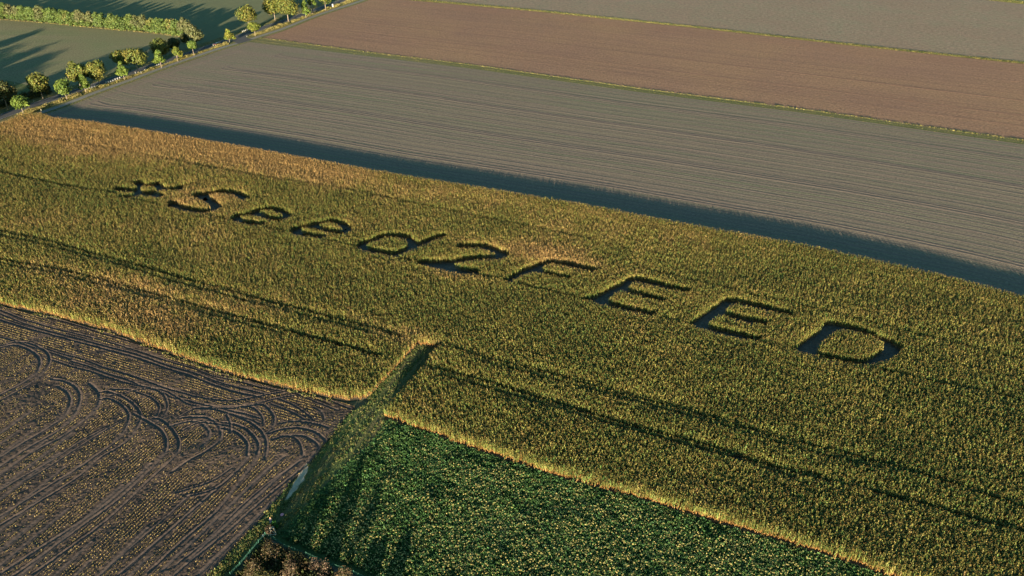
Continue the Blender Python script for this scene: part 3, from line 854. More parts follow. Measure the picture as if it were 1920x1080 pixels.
cov_col = protos('cover_plants', [tuft('cover_plant', 400 + i, 13, .85, .4, .20, .0, (0, 0, 1, 2, 1, 0)[i]) for i in range(6)])
lo, hi = cc.min(0), cc.max(0)
N0 = int((hi[0] - lo[0]) * (hi[1] - lo[1]) * 8.5)
P = RNG.random((N0, 2)) * (hi - lo) + lo
P = P[inside(P, cc)]
qx, qy = projx(P)
P = P[(qx < 1960) & (qy < 1140)]
qx, qy = projx(P)
P = P[dist_line(P, GL([(498, 1005), (534, 1027), (575, 1042), (619, 1061), (664, 1077), (712, 1098)]), 5) > 1.5]
qx, qy = projx(P)
edge = dist_line(P, maize_low_r, 8); edge2 = dist_line(P, tr_r, 10)
fd = .40 + (vnoise(P[:, 0], P[:, 1], 7) - .5) * 1.1 + (vnoise(P[:, 0], P[:, 1], 1.6) - .5) * 1.0
fd -= np.clip(1 - edge / 5, 0, 1) * .8 + np.clip(1 - edge2 / 7, 0, 1) * .7
fd += np.clip((qx - 700) / 900, 0, .3) + np.clip((qy - 850) / 700, 0, .25)
fl = RNG.random(len(P)) < np.clip(fd, 0, .85)
var = np.where(fl, RNG.choice([2, 3, 4], len(P)), RNG.choice([0, 1, 5], len(P)))
n = len(P); print('cover', n)
hz = .55 + .6 * vnoise(P[:, 0], P[:, 1], 5) + .2 * vnoise(P[:, 0], P[:, 1], 1.5)
hz *= .8 * np.clip(.35 + np.minimum(edge2, 9) / 7, .35, 1)
s_ = RNG.uniform(.65, 1.05, n)
scatter('cover_crop', P, 0, rots(n, .12), np.column_stack([s_, s_, s_ * hz]), tints(n, [(.054, .125, .036), (.076, .140, .038), (.040, .095, .034), (.115, .13, .045)], [3, 2, 2, .8]), var, cov_col, 'dense green cover crop dotted with faded yellow flower heads')

# grass tufts on tracks, strips, verges
grass_col = protos('grass_tufts', [tuft('grass_tuft', 500 + i, 9, .45, .28, .07, (.15, .5, .9, .1)[i], 0) for i in range(4)])
def pts_between(A, B, dens):
    a, la = resample(A, 60); b, lb = resample(B, 60)
    wd = np.linalg.norm(a - b, axis=1).mean()
    n = int(la * wd * dens)
    s = RNG.random(n) * 58.999; i = s.astype(int); f = (s - i)[:, None]; g = RNG.random((n, 1))
    return (a[i] * (1 - f) + a[i + 1] * f) * (1 - g) + (b[i] * (1 - f) + b[i + 1] * f) * g, g[:, 0]
GC = [(.062, .108, .028), (.09, .118, .032), (.13, .11, .045)]
Pt, g_ = pts_between(tr_l, tr_r, 9)
Pl = RNG.random((4000, 2)) * (lane_poly.max(0) - lane_poly.min(0)) + lane_poly.min(0)
Pl = Pl[inside(Pl, lane_poly)]
sand = GL([(574, 872), (582, 880), (578, 896), (566, 912), (552, 927), (536, 941), (532, 937), (541, 920), (549, 905), (562, 889)])
Pt = Pt[~inside(Pt, sand)]
P = np.vstack([Pt, Pl]); n = len(P)
TW = [GL(q_) for q_ in ([(770, 672), (730, 722), (697, 768), (662, 812), (627, 854), (598, 890), (560, 940), (510, 985), (455, 1045), (400, 1110)], [(785, 680), (745, 732), (712, 775), (682, 822), (650, 860), (612, 902), (576, 950), (524, 995), (470, 1052), (420, 1110)],
    [(704, 765), (712, 790), (700, 818), (664, 850), (610, 886)], [(720, 772), (724, 800), (706, 838), (668, 872), (625, 903)], [(680, 768), (650, 800), (622, 838), (590, 885)])]
wheel = np.full(len(P), 9.0)
for q_ in TW: wheel = np.minimum(wheel, dist_line(P, smooth(q_, .8), 3))
P = P + RNG.normal(0, .3, P.shape); kk_ = (wheel > .5)
P = P[kk_]; n = len(P); s_ = RNG.uniform(.45, 1.15, n) * (.7 + .6 * vnoise(P[:, 0], P[:, 1], 3))
scatter('track_grass', P, 0, rots(n, .1), np.column_stack([s_, s_, s_ * .75]), tints(n, GC, [3, 2, .8]), RNG.choice([0, 1, 3], n, p=[.45, .15, .4]), grass_col, 'short rough grass growing on the field track and lane')
Py = RNG.random((9000, 2)) * (yard.max(0) - yard.min(0)) + yard.min(0)
Py = Py[inside(Py, yard)]; Py = Py[dist_line(Py, GL([(433, 1080), (451, 1061), (498, 1005), (575, 1042), (664, 1077), (712, 1098)]), 6) > 1.0]; ny = len(Py)
scatter('garden_undergrowth', Py, 0, rots(ny, .15), scls(ny, .5, 1.25), tints(ny, [(.055, .07, .022), (.09, .065, .035), (.035, .05, .018), (.12, .085, .045)], [3, 2, 2, 1]), RNG.choice([0, 1, 5], ny), cov_col, 'brown and green undergrowth in the fenced garden')
# field margins
Pa, g1 = pts_between(b2, b3, 3.2); k = (g1 > .82) | (np.abs(g1 - .36) < .07) | (g1 < .05)
Pa, g1 = Pa[k], g1[k]
sa1 = np.where(g1 > .8, 1.15, .5)
Pb, g2 = pts_between(b4, b5, 3.0); sb1 = np.full(len(Pb), 1.25)
P = np.vstack([Pa, Pb]); n = len(P); sc = np.r_[sa1, sb1] * RNG.uniform(.7, 1.25, n)
scatter('margin_grass', P, 0, rots(n, .1), np.column_stack([sc, sc, sc]), tints(n, [(.036, .055, .016), (.055, .065, .02), (.09, .07, .032)], [3, 2, 1]), RNG.choice([0, 1, 2, 3], n, p=[.4, .15, .05, .4]), grass_col, 'tall grass along the strips between the fields')
rbi = rb[i0:]
Pa, g1 = pts_between(rbi, pa, 2.6)
k = (g1 > .12) & (g1 < .82) & (dist_line(Pa, GL([(440, 80), (470, 70)]), 8) > 4.5)
Pa = Pa[k]; tall = vnoise(Pa[:, 0], Pa[:, 1], 3.5); sa1 = np.where(g1[k] < .75, .7 + 2.6 * np.clip(tall - .25, 0, 1), .5)
Pb, g2 = pts_between(va, vb, 1.2); sb1 = RNG.uniform(.4, .9, len(Pb))
Pc, g3 = pts_between(ga, gb, 2.2); sc1 = np.full(len(Pc), .55)
P = np.vstack([Pa, Pb, Pc]); n = len(P); sc = np.r_[sa1, sb1, sc1] * RNG.uniform(.75, 1.25, n)
var = np.r_[RNG.choice([0, 1, 2, 3], len(Pa), p=[.2, .35, .35, .1]), RNG.choice([0, 1, 3], len(Pb)), np.full(len(Pc), 3)]
scatter('verge_grass', P, 0, rots(n, .12), np.column_stack([sc, sc, sc * .9]), tints(n, [(.05, .075, .022), (.085, .09, .03), (.15, .11, .05), (.045, .06, .02)], [2, 2, 1.5, 1]), var, grass_col, 'dry tall grass and weeds on the roadside verges')
# weeds along the lower edge of the maize
Pa, g1 = pts_between(maize_low_l[1:], maize_low_l[1:] - np.array([.4, 1.6]), 2.0)
k = vnoise(Pa[:, 0], Pa[:, 1], 4) > .45
Pa = Pa[k]; n = len(Pa)
Pf, g4 = pts_between(b6, b7, 3.0); nf = len(Pf)
scatter('edge_weeds', np.vstack([Pa, Pf]), 0, rots(n + nf, .1), scls(n + nf, .6, 1.1), tints(n + nf, [(.04, .07, .02), (.06, .08, .022)], [2, 1]), RNG.integers(0, 2, n + nf), grass_col, 'weeds along the field edges')

# ruts in the grey field: low ridges thrown up beside the wheel marks
M['rut_soil'] = plain('rut_soil', (.175, .138, .110), .95, spec=.1, scale=.8)
def rut_ribbon(line, wd=.42, h=.13):
    P = np.asarray(line); T = np.gradient(P, axis=0); T /= np.linalg.norm(T, axis=1)[:, None]
    N = np.stack([-T[:, 1], T[:, 0]], 1)
    prof = [(-wd * 1.5, .0), (-wd, h), (-wd * .45, .012), (wd * .45, .012), (wd, h), (wd * 1.5, .0)]
    V = np.vstack([np.column_stack([P + N * o, np.full(len(P), z + .004) * 1.0]) for o, z in prof])
    k = len(P)
    q = np.array([[j * k + i, (j + 1) * k + i, (j + 1) * k + i + 1, j * k + i + 1] for j in range(5) for i in range(k - 1)])
    return V, q[:, ::-1]
def add_ruts(name, lines, label, m=None, h=.13, wd=.42):
    VV, QQ, o = [], [], 0
    for l in lines:
        V, q = rut_ribbon(l, wd, h); VV.append(V); QQ.append(q + o); o += len(V)
    V = np.vstack(VV); V[:, 2] *= RNG.uniform(.6, 1.3, len(V)); V[:, 2] += .002
    q = np.vstack(QQ)
    return tag(link_mesh(name, raw_mesh(name, V, q, np.full(len(q), 4)), m or M['rut_soil']), label, None, None, 'structure')
LA, _ = resample(up_line, 90); LB, _ = resample(b2, 90)
def f1line(f, s0, s1, dv=0.0):
    n = 160; s = np.linspace(s0, s1, n) * 89; i = np.minimum(s.astype(int), 88); g = (s - i)[:, None]
    P = (LA[i] * (1 - g) + LA[i + 1] * g) * (1 - f) + (LB[i] * (1 - g) + LB[i + 1] * g) * f
    return P
fl_ = []
fine = []
for f in np.cumsum(RNG.uniform(.018, .042, 40)):
    if f > .97: break
    fine.append(smooth(f1line(f, .03 + .09 * f + RNG.uniform(0, .02), 1.0)[::4] + RNG.normal(0, .12, (40, 2)), 4))
for f, s0, h in ((.17, .035, 1), (.40, .045, 1), (.645, .07, 2.0), (.86, .09, 1)):
    for off in (-.95, .95):
        P = f1line(f, s0, 1.0)
        a_, b_ = band(P, 0, off)
        e = a_[0]
        hook = np.array([[e[0] - 3.5 + off * .6, e[1] + 2.2 + off], [e[0] - 4.6 + off * .6, e[1] + 5.0], [e[0] - 3.0 + off * .6, e[1] + 8.5]]) if off > 0 or True else None
        fl_.append(smooth(np.vstack([hook[::-1], a_[2:]]), 3.5))
hp = GL([(100, 218), (250, 162), (300, 144), (345, 128), (400, 111), (455, 93)])
for off in (-.95, .95):
    a_, b_ = band(hp, 0, off); fl_.append(smooth(a_, 4))
add_ruts('wheel_tracks', fl_, 'tractor tramlines in the grey field', h=.085, wd=.36)
add_ruts('drill_rows', fine, 'drill rows running along the grey field', h=.05, wd=.26)
fl2 = []
LA2, _ = resample(b3, 90); LB2, _ = resample(b4, 90)
for k_, f in enumerate(np.sort(RNG.uniform(.04, .97, 15))):
    s0 = .06 + .03 * rnd.random()
    P = LA2 * (1 - f) + LB2 * f
    P = P[int(s0 * 90):]
    fl2.append(smooth(P[::3] + RNG.normal(0, .25, P[::3].shape), 4))
M['furrow_soil'] = plain('furrow_soil', (.215, .128, .088), .95, spec=.1, scale=.8)
add_ruts('furrows', fl2, 'drill furrows in the brown field', M['furrow_soil'], h=.06, wd=.34)

# ------------------------------------------------------------------ trees
M['tree_leaf'] = leaf_mat('tree_leaf', False, dry=(.30, .2, .06), vary=.35)
M['bark'] = plain('bark', (.24, .195, .15), .9, spec=.1, scale=3, noise=.3)
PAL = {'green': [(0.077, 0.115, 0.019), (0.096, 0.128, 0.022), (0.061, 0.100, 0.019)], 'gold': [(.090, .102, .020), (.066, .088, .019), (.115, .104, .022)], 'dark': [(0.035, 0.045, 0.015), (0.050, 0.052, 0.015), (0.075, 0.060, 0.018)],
       'lime': [(0.102, 0.122, 0.019), (0.141, 0.134, 0.023), (0.077, 0.102, 0.019)], 'hedge': [(0.064, 0.097, 0.023), (0.084, 0.110, 0.026), (0.051, 0.079, 0.020)], 'hedgeg': [(0.100, 0.105, 0.028), (0.079, 0.102, 0.023), (0.122, 0.110, 0.033)], 'hedgeo': [(.078, .086, .032), (.066, .078, .028), (.092, .09, .038)],
       'brown': [(0.065, 0.048, 0.022), (0.100, 0.065, 0.035), (0.043, 0.043, 0.015)], 'tanb': [(0.150, 0.100, 0.065), (0.110, 0.070, 0.045), (0.060, 0.050, 0.025)], 'bright': [(0.035, 0.110, 0.015), (0.045, 0.130, 0.018), (0.025, 0.080, 0.015)]}
def leaf_crown(r, lobes, n, size, pal, drp=.0):
    g = np.random.default_rng(r.randrange(1 << 30))
    lobes = np.array(lobes)
    wts = lobes[:, 3] ** 2; wts /= wts.sum()
    li = g.choice(len(lobes), n, p=wts)
    d = g.normal(0, 1, (n, 3)); d /= np.linalg.norm(d, axis=1)[:, None]
    rad = lobes[li, 3] * (1 - np.abs(g.normal(0, .22, n)))
    c = lobes[li, :3] + d * rad[:, None] * np.array([1, 1, .85])
    nn = d + g.normal(0, .45, (n, 3)); nn /= np.linalg.norm(nn, axis=1)[:, None]
    t1 = np.cross(nn, g.normal(0, 1, (n, 3))); t1 /= np.linalg.norm(t1, axis=1)[:, None]
    t2 = np.cross(nn, t1)
    s = size * g.uniform(.6, 1.4, n)[:, None]
    V = np.stack([c - t1 * s, c - t2 * s * .6, c + t1 * s + nn * s * .2, c + t2 * s * .7], 1).reshape(-1, 3)
    lc = g.integers(0, len(pal), len(lobes))
    tint = np.array(pal)[np.where(g.random(n) < .65, lc[li], g.integers(0, len(pal), n))] * g.uniform(.75, 1.25, (n, 1))
    return raw_mesh('crown', V, np.arange(4 * n), np.full(n, 4), {'tint': ('FACE', 'FLOAT_VECTOR', tint), 'leafvar': ('FACE', 'FLOAT', g.random(n)), 'dryness': ('FACE', 'FLOAT', np.zeros(n))})

def limb_mesh(name, segs, sides=7):
    bm = bmesh.new()
    for P, Rr in segs:
        rings = []
        for i, p in enumerate(P):
            p = Vector(p)
            t_ = (Vector(P[min(i + 1, len(P) - 1)]) - Vector(P[max(i - 1, 0)])).normalized()
            a = t_.orthogonal().normalized(); b_ = t_.cross(a)
            rings.append([bm.verts.new(p + (a * math.cos(k * 6.2832 / sides) + b_ * math.sin(k * 6.2832 / sides)) * Rr[i]) for k in range(sides)])
        for r0, r1 in zip(rings[:-1], rings[1:]):
            for k in range(sides):
                bm.faces.new((r0[k], r0[(k + 1) % sides], r1[(k + 1) % sides], r1[k]))
        bm.faces.new(rings[0][::-1]); bm.faces.new(rings[-1])
    me = bpy.data.meshes.new(name); bm.to_mesh(me); bm.free()
    for p in me.polygons: p.use_smooth = True
    return me

def tree(name, base, h, wdt, pal, shape, label, group=None, n=1700, leaf=.42, trunk_frac=.25, seed=0, cat='tree'):
    r = random.Random(seed * 7 + 3)
    root = empty(name, (base[0], base[1], 0), label, cat, group, r.uniform(0, 6.28))
    trunk_frac = trunk_frac + (.07 if shape != 'bush' else 0); hb = h * trunk_frac; R0 = wdt / 2; lobes = []
    hc = h - hb
    if shape == 'round':
        for i in range(17):
            a = r.uniform(0, 6.28); f = r.random()
            zz = hb + hc * (.22 + .60 * f)
            rr = R0 * .62 * math.sqrt(max(.05, 1 - ((f - .42) / .62) ** 2)) * r.uniform(.55, 1.1)
            lobes.append((rr * math.cos(a), rr * math.sin(a), zz, R0 * r.uniform(.34, .50)))
        lobes.append((0, 0, hb + hc * .5, R0 * .8))
    elif shape == 'cone':
        for i in range(15):
            a = r.uniform(0, 6.28); f = r.random() ** 1.2
            zz = hb + hc * (.12 + .74 * f)
            rr = R0 * .68 * (1.02 - f * .85) * r.uniform(.5, 1.05)
            lobes.append((rr * math.cos(a), rr * math.sin(a), zz, R0 * r.uniform(.24, .40) * (1.1 - .4 * f)))
        lobes.append((0, 0, hb + hc * .4, R0 * .5)); lobes.append((0, 0, h - R0 * .25, R0 * .25))
    else:  # bush
        for i in range(13):
            a = r.uniform(0, 6.28); f = r.random()
            rr = R0 * .7 * math.sqrt(1 - .8 * f) * r.uniform(.4, 1.05)
            lobes.append((rr * math.cos(a), rr * math.sin(a), h * (.15 + .62 * f), R0 * r.uniform(.25, .42)))
        lobes.append((0, 0, h * .35, min(R0, h * .4) * .8))
    me = leaf_crown(r, lobes, n, leaf, PAL[pal]); link_mesh('crown' if shape != 'bush' else 'foliage', me, M['tree_leaf'], root)
    tr = max(.06, h * .016)
    segs = [([(0, 0, -.1), (r.uniform(-.1, .1), r.uniform(-.1, .1), hb), (r.uniform(-.3, .3), r.uniform(-.3, .3), hb + hc * .6)], [tr * 1.25, tr, tr * .35])]
    for i in range(5):
        l = lobes[i]
        segs.append(([(0, 0, hb * .9 + i * .06 * hc), (l[0] * .5, l[1] * .5, (hb + l[2]) / 2 + .2), (l[0], l[1], l[2])], [tr * .5, tr * .35, tr * .12]))
    link_mesh('trunk' if shape != 'bush' else 'stem', limb_mesh('trunk', segs, 6), M['bark'], root)
    return root

def tree_px(name, base, top, x0, x1, pal, shape, label, group=None, seed=0, tf=.25, n=1700, leaf=.42):
    h = height_at(base, top); wd = (x1 - x0) * 1.12 / px_per_m(base)
    return tree(name, G(*base), h, wd * 1.02, pal, shape, label, group, n, leaf, tf, seed)
AV = 'trees lining the country road'
TL = [
 ((44, 213), 178, 24, 55, 'green', 'round', 'small bright green tree standing behind the top left corner of the maize', .22),
 ((126, 187), 150, 103, 136, 'green', 'round', 'small green tree standing by the lower end of the white rail fence', .2),
 ((162, 174), 138, 145, 171, 'green', 'cone', 'slim green tree standing in front of two big golden trees', .12),
 ((188, 161), 115, 164, 206, 'gold', 'round', 'large golden tree, right one of the overlapping golden pair by the white rail', .22),
 ((234, 150), 114, 219, 244, 'green', 'cone', 'young green tree in front of the round golden tree with pale bare trunk', .2),
 ((260, 137), 91, 236, 276, 'gold', 'round', 'large round golden tree with a pale bare trunk by the road', .28),
 ((303, 127), 92, 288, 313, 'green', 'cone', 'young green tree at the upper end of the white rail fence', .18),
 ((334, 116), 86, 320, 343, 'lime', 'cone', 'small tree with a yellow top beside the road', .25),
 ((364, 105), 75, 352, 371, 'green', 'round', 'narrow little green tree on a thin pale trunk near the hedge end', .35),
 ((431, 81), 53, 417, 441, 'lime', 'cone', 'small pointed light green tree next to the road junction and black car', .15),
 ((479, 68), 41, 467, 489, 'lime', 'round', 'small yellow green tree just past the road junction', .3),
 ((541, 41), -10, 519, 564, 'gold', 'round', 'huge olive gold tree with thick pale trunk at the top edge', .22),
 ((574, 34), 0, 565, 586, 'green', 'cone', 'slim dark green tree right of the huge olive gold tree', .12),
 ((587, 27), -22, 586, 604, 'green', 'cone', 'small dark green tree cut by the top edge, right of the slim one', .25),
 ((611, 20), -16, 592, 622, 'lime', 'round', 'yellow green tree with pale trunk cut by the top edge', .25),
]
for i, (bs, tp, x0, x1, pal, sh, lb, tf) in enumerate(TL):
    tree_px('roadside_tree', bs, tp, x0, x1, pal, sh, lb, AV, 10 + i, tf, 3200 if x1 - x0 > 35 else 1900, .44 if x1 - x0 > 35 else .38)
TR_ = [
 ((15, 205), 153, -14, 30, 'dark', 'round', 'big dark tree with a golden top at the left edge across the road', .25),
 ((81, 185), 140, 54, 95, 'gold', 'round', 'golden topped tree across the road, half in shade above a dark hedge', .3),
 ((152, 166), 113, 133, 168, 'gold', 'round', 'large golden tree, left one of the overlapping golden pair', .2),
 ((231, 134), 93, 211, 241, 'gold', 'round', 'golden tree half hidden across the road behind the young green tree', .2),
 ((306, 112), 72, 282, 318, 'gold', 'round', 'dark tree with golden top across the road above the young green tree', .15),
 ((328, 96), 68, 316, 338, 'dark', 'round', 'small dark green bushy tree between golden tree and hedge end', .1),
 ((369, 86), 49, 350, 379, 'hedgeo', 'round', 'dull olive brown tree at the right end of the hedge', .15),
 ((345, 80), 62, 334, 354, 'dark', 'bush', 'dark bush under the hedge end beside the olive brown tree', .1),
 ((468, 56), 12, 447, 485, 'gold', 'round', 'tall round yellow brown tree standing alone in the shaded field by the junction', .3),
 ((516, 38), -4, 498, 536, 'gold', 'round', 'big olive tree with thin trunk left of the huge olive gold tree', .25),
 ((505, 28), -2, 497, 513, 'dark', 'round', 'dark green tree peeping out behind the big olive tree', .1),
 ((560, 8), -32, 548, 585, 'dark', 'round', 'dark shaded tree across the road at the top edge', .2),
 ((640, -12), -50, 622, 656, 'gold', 'round', 'tree just above the top edge beside the road', .2),
 ((-45, 226), 165, -72, -18, 'gold', 'round', 'roadside tree just outside the left edge, on the field side of the road', .25),
 ((-95, 262), 200, -125, -66, 'gold', 'round', 'second roadside tree outside the left edge, on the maize side of the road', .25),
 ((-130, 255), 192, -160, -100, 'gold', 'round', 'third roadside tree outside the left edge, on the field side of the road', .25),
 ((-190, 298), 228, -225, -160, 'gold', 'round', 'fourth roadside tree outside the left edge, on the maize side of the road', .25),
]
for i, (bs, tp, x0, x1, pal, sh, lb, tf) in enumerate(TR_):
    tree_px('roadside_tree', bs, tp, x0, x1, pal, sh, lb, AV, 60 + i, tf, 2200, .5)
# the wood's edge outside the left of the picture that throws the long shadows on the pale field
_tips = [((86, 52), 17), ((62, 60), 15), ((40, 66), 16), ((115, 93), 19), ((100, 100), 17), ((88, 84), 18), ((64, 92), 16), ((48, 118), 17), ((40, 84), 15), ((20, 96), 17), ((10, 120), 16), ((110, 97), 18), ((98, 112), 18), ((84, 126), 18), ((62, 140), 17), ((44, 150), 17), ((22, 132), 18), ((5, 142), 17), ((30, 112), 18), ((70, 110), 18), ((54, 128), 18), ((15, 150), 17)]
_dr = np.array([math.sin(R(SUN_AZ - 180)), math.cos(R(SUN_AZ - 180))])
for i, (tp_, h) in enumerate(_tips):
    x, y = np.array(G(*tp_)) - _dr * h / math.tan(R(SUN_EL))
    x = min(x, -(y * math.cos(PITCH) + CAMH * math.sin(PITCH)) * .682 - 9)
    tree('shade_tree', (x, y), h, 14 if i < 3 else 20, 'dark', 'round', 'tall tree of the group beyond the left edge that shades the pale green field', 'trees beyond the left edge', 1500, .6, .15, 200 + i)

# hedge
HL, hlen = resample(hedge_line, 200)
cnt = int(hlen / 5.2); hp_ = []
HN = (HL[-1] - HL[0]) / np.linalg.norm(HL[-1] - HL[0]); HN = np.array([-HN[1], HN[0]])
hl_lab = {'hedge': 'bushy green shrub in the long hedge between the two green fields', 'hedgeg': 'yellowish shrub in the long hedge between the two green fields', 'hedgeo': 'dull olive tree rising from the long hedge between the two green fields'}
ORD = ['first', 'second', 'third', 'fourth', 'fifth', 'sixth', 'seventh', 'eighth', 'ninth', 'tenth', 'eleventh', 'twelfth', 'thirteenth', 'fourteenth', 'fifteenth', 'sixteenth', 'seventeenth', 'eighteenth', 'nineteenth', 'twentieth', 'twenty-first', 'twenty-second', 'twenty-third', 'twenty-fourth', 'twenty-fifth', 'twenty-sixth', 'twenty-seventh', 'twenty-eighth', 'twenty-ninth', 'thirtieth', 'thirty-first', 'thirty-second', 'thirty-third', 'thirty-fourth', 'thirty-fifth', 'thirty-sixth', 'thirty-seventh', 'thirty-eighth', 'thirty-ninth', 'fortieth']
def ordl(k, last): 
    return ORD[k] if k < len(ORD) else None
hl_col = {'hedge': 'bushy green', 'hedgeg': 'yellowish green', 'hedgeo': 'dull olive'}
for i in range(cnt + 1):
    p = HL[min(199, int(i * 199 / cnt))] + HN * (3.5 + rnd.uniform(-.6, .6))
    pal = rnd.choices(['hedge', 'hedgeg', 'hedgeo'], [5, 2, 2])[0]
    h = rnd.uniform(10.0, 12.2) if pal != 'hedgeo' else rnd.uniform(11, 13)
    tree('hedge_shrub', p, h, rnd.uniform(8.5, 10.5), pal, 'bush', (hl_col[pal] + ' tall hedge shrub, ' + ORD[cnt - i] + ' from the road end of the long hedge') if cnt - i < len(ORD) else 'tall hedge shrub of the long hedge beyond the left edge', 'shrubs making up the long hedge', 1900, .42, .05, 300 + i, 'shrub')
nlow = int(hlen / 4.6)
for i in range(nlow):
    p = HL[min(199, int(i * 199 / nlow))] + HN * (.6 + rnd.uniform(-.3, .5))
    tree('hedge_shrub', p, rnd.uniform(3.6, 5.2), rnd.uniform(5, 6.4), 'hedge', 'bush', ('low green bush at the hedge foot, ' + ORD[nlow - 1 - i] + ' from the road end of the long hedge') if nlow - 1 - i < len(ORD) else 'low green bush at the hedge foot beyond the left edge', 'low bushes along the foot of the hedge', 600, .38, .05, 400 + i, 'shrub')
# tan dry grass at hedge foot
a_, b_ = HL, HL - HN * 1.6
Pg, _g = pts_between(a_, b_, 1.6); n = len(Pg)
scatter('hedge_foot_grass', Pg, 0, rots(n, .1), scls(n, .7, 1.2), tints(n, [(.17, .12, .055), (.12, .10, .045)], [2, 1]), RNG.choice([1, 2], n), grass_col, 'dry tan grass along the foot of the hedge')
# low dark hedge across the road on the left
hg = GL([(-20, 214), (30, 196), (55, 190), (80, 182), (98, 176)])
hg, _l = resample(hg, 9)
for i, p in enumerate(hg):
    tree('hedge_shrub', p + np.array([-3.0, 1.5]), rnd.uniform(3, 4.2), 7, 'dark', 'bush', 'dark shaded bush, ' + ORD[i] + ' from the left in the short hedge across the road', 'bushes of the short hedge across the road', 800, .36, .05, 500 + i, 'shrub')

# garden shrubs inside the fence
SH = [((512, 1046), 1018, 492, 545, 'brown', 'large brown and green shrub in the fence corner'), ((556, 1056), 1036, 535, 580, 'brown', 'brown shrub behind the fence, right of the large corner shrub'), ((602, 1078), 1050, 580, 625, 'tanb', 'pinkish tan withered shrub by the green fence'),
      ((545, 1078), 1058, 525, 566, 'tanb', 'small tan shrub in the middle of the garden'), ((478, 1082), 1052, 455, 500, 'brown', 'brown shrub at the left side of the garden'), ((646, 1092), 1066, 625, 668, 'brown', 'dark brown shrub at the right end of the garden'),
      ((500, 1110), 1070, 470, 530, 'dark', 'dark shrub cut by the bottom edge, left part of the garden'), ((580, 1110), 1078, 550, 612, 'dark', 'dark shrub cut by the bottom edge, right part of the garden'),
      ((508, 998), 987, 496, 520, 'tanb', 'heap of bare brown twigs under the wooden frame'), ((514, 990), 977, 504, 525, 'bright', 'bright green little bush next to the standing person')]
for i, (bs, tp, x0, x1, pal, lb) in enumerate(SH):
    wd = (x1 - x0) / px_per_m(bs); h = height_at(bs, tp) * 1.1; wd *= 1.15
    tree('garden_shrub', G(*bs), max(.6, h), wd, pal, 'bush', lb, None, 900, .13, .05, 600 + i, 'shrub')
for i, (x, y, h) in enumerate([(-47, 76, 3.2), (-38, 74, 3.4), (-29.5, 66, 4.4), (-25, 65, 4.6)]):
    tree('garden_tree', (x, y), h, 5.0, 'dark', 'round', 'garden tree below the bottom edge that shades the field corner', 'garden trees below the bottom edge', 1200, .35, .15, 700 + i)

# ------------------------------------------------------------------ small builders
def box(bm, c, s, rz=0.0, tilt=None):
    ret = bmesh.ops.create_cube(bm, size=1)
    from mathutils import Matrix
    m_ = Matrix.Translation(c) @ Matrix.Rotation(rz, 4, 'Z')
    if tilt: m_ = m_ @ tilt
    m_ = m_ @ Matrix.Diagonal((s[0], s[1], s[2], 1))
    bmesh.ops.transform(bm, matrix=m_, verts=ret['verts'])
def beam(bm, a, b_, w_, h_=None):
    a, b_ = Vector(a), Vector(b_); d = b_ - a
    ret = bmesh.ops.create_cube(bm, size=1)
    q_ = d.to_track_quat('Z', 'Y').to_matrix().to_4x4()
    from mathutils import Matrix
    bmesh.ops.transform(bm, matrix=Matrix.Translation((a + b_) / 2) @ q_ @ Matrix.Diagonal((w_, h_ or w_, d.length, 1)), verts=ret['verts'])
def mesh_of(name, fn):
    bm = bmesh.new(); fn(bm); me = bpy.data.meshes.new(name); bm.to_mesh(me); bm.free(); return me

M['white'] = plain('white_paint', (.46, .45, .42), .6)
M['galv'] = plain('galvanised', (.50, .50, .48), .45, .6)
M['wood'] = plain('old_wood', (.42, .36, .26), .85, scale=4, noise=.25)
M['greenmetal'] = plain('green_wire', (.06, .17, .12), .6)
M['black'] = plain('black_paint', (.012, .012, .014), .25, spec=.5)
M['rubber'] = plain('rubber', (.02, .02, .02), .9)
M['glass'] = plain('car_glass', (.02, .025, .03), .08, spec=.6)
M['red'] = plain('red_lamp', (.45, .02, .02), .3)
M['skin'] = plain('skin', (.52, .32, .22), .6)
M['hair'] = plain('hair', (.08, .05, .03), .8)
M['jeans'] = plain('jeans', (.10, .17, .30), .85)
M['jacket'] = plain('dark_jacket', (.035, .035, .045), .8)
M['cap'] = plain('orange_cap', (.62, .32, .14), .7)
M['pink'] = plain('pink_cloth', (.72, .26, .30), .7)

# white rail fence sections
road_dir = road[np.argmin(np.linalg.norm(road - G(300, 118), axis=1)) + 1] - road[np.argmin(np.linalg.norm(road - G(300, 118), axis=1))]
road_dir /= np.linalg.norm(road_dir)
post_me = mesh_of('post', lambda bm: (box(bm, (0, 0, .45), (.30, .16, .9)), box(bm, (0, 0, .93), (.34, .2, .06))))
post_me.materials.append(M['white'])
def guard(p0, p1, label):
    a, b_ = np.array(G(*p0)), np.array(G(*p1)); L = np.linalg.norm(b_ - a); d = (b_ - a) / L
    root = empty('guard_rail', (a[0], a[1], 0), label, 'guard rail', 'white guard rail sections along the road', math.atan2(d[1], d[0]))
    def rail(bm):
        prof = [(-.04, .50), (-.09, .56), (-.04, .63), (-.09, .70), (-.04, .76), (-.02, .76), (-.06, .70), (-.02, .63), (-.06, .56), (-.02, .50)]
        r0 = [bm.verts.new((0, y + .18, z)) for y, z in prof]; r1 = [bm.verts.new((L, y + .18, z)) for y, z in prof]
        for k in range(len(prof)):
            bm.faces.new((r0[k], r0[(k + 1) % 10], r1[(k + 1) % 10], r1[k]))
        bm.faces.new(r0[::-1]); bm.faces.new(r1)
    link_mesh('rail', mesh_of('rail', rail), M['galv'], root)
    for k in range(int(L / 1.55) + 1):
        o = bpy.data.objects.new('post', post_me); C.objects.link(o); o.parent = root; o.location = (k * 1.55, 0, 0)
guard((164, 168.5), (188, 160.5), 'lowest section of white guard rail, in front of the golden tree pair')
guard((199, 156.5), (229, 146), 'middle section of white guard rail between the golden pair and the young green tree')
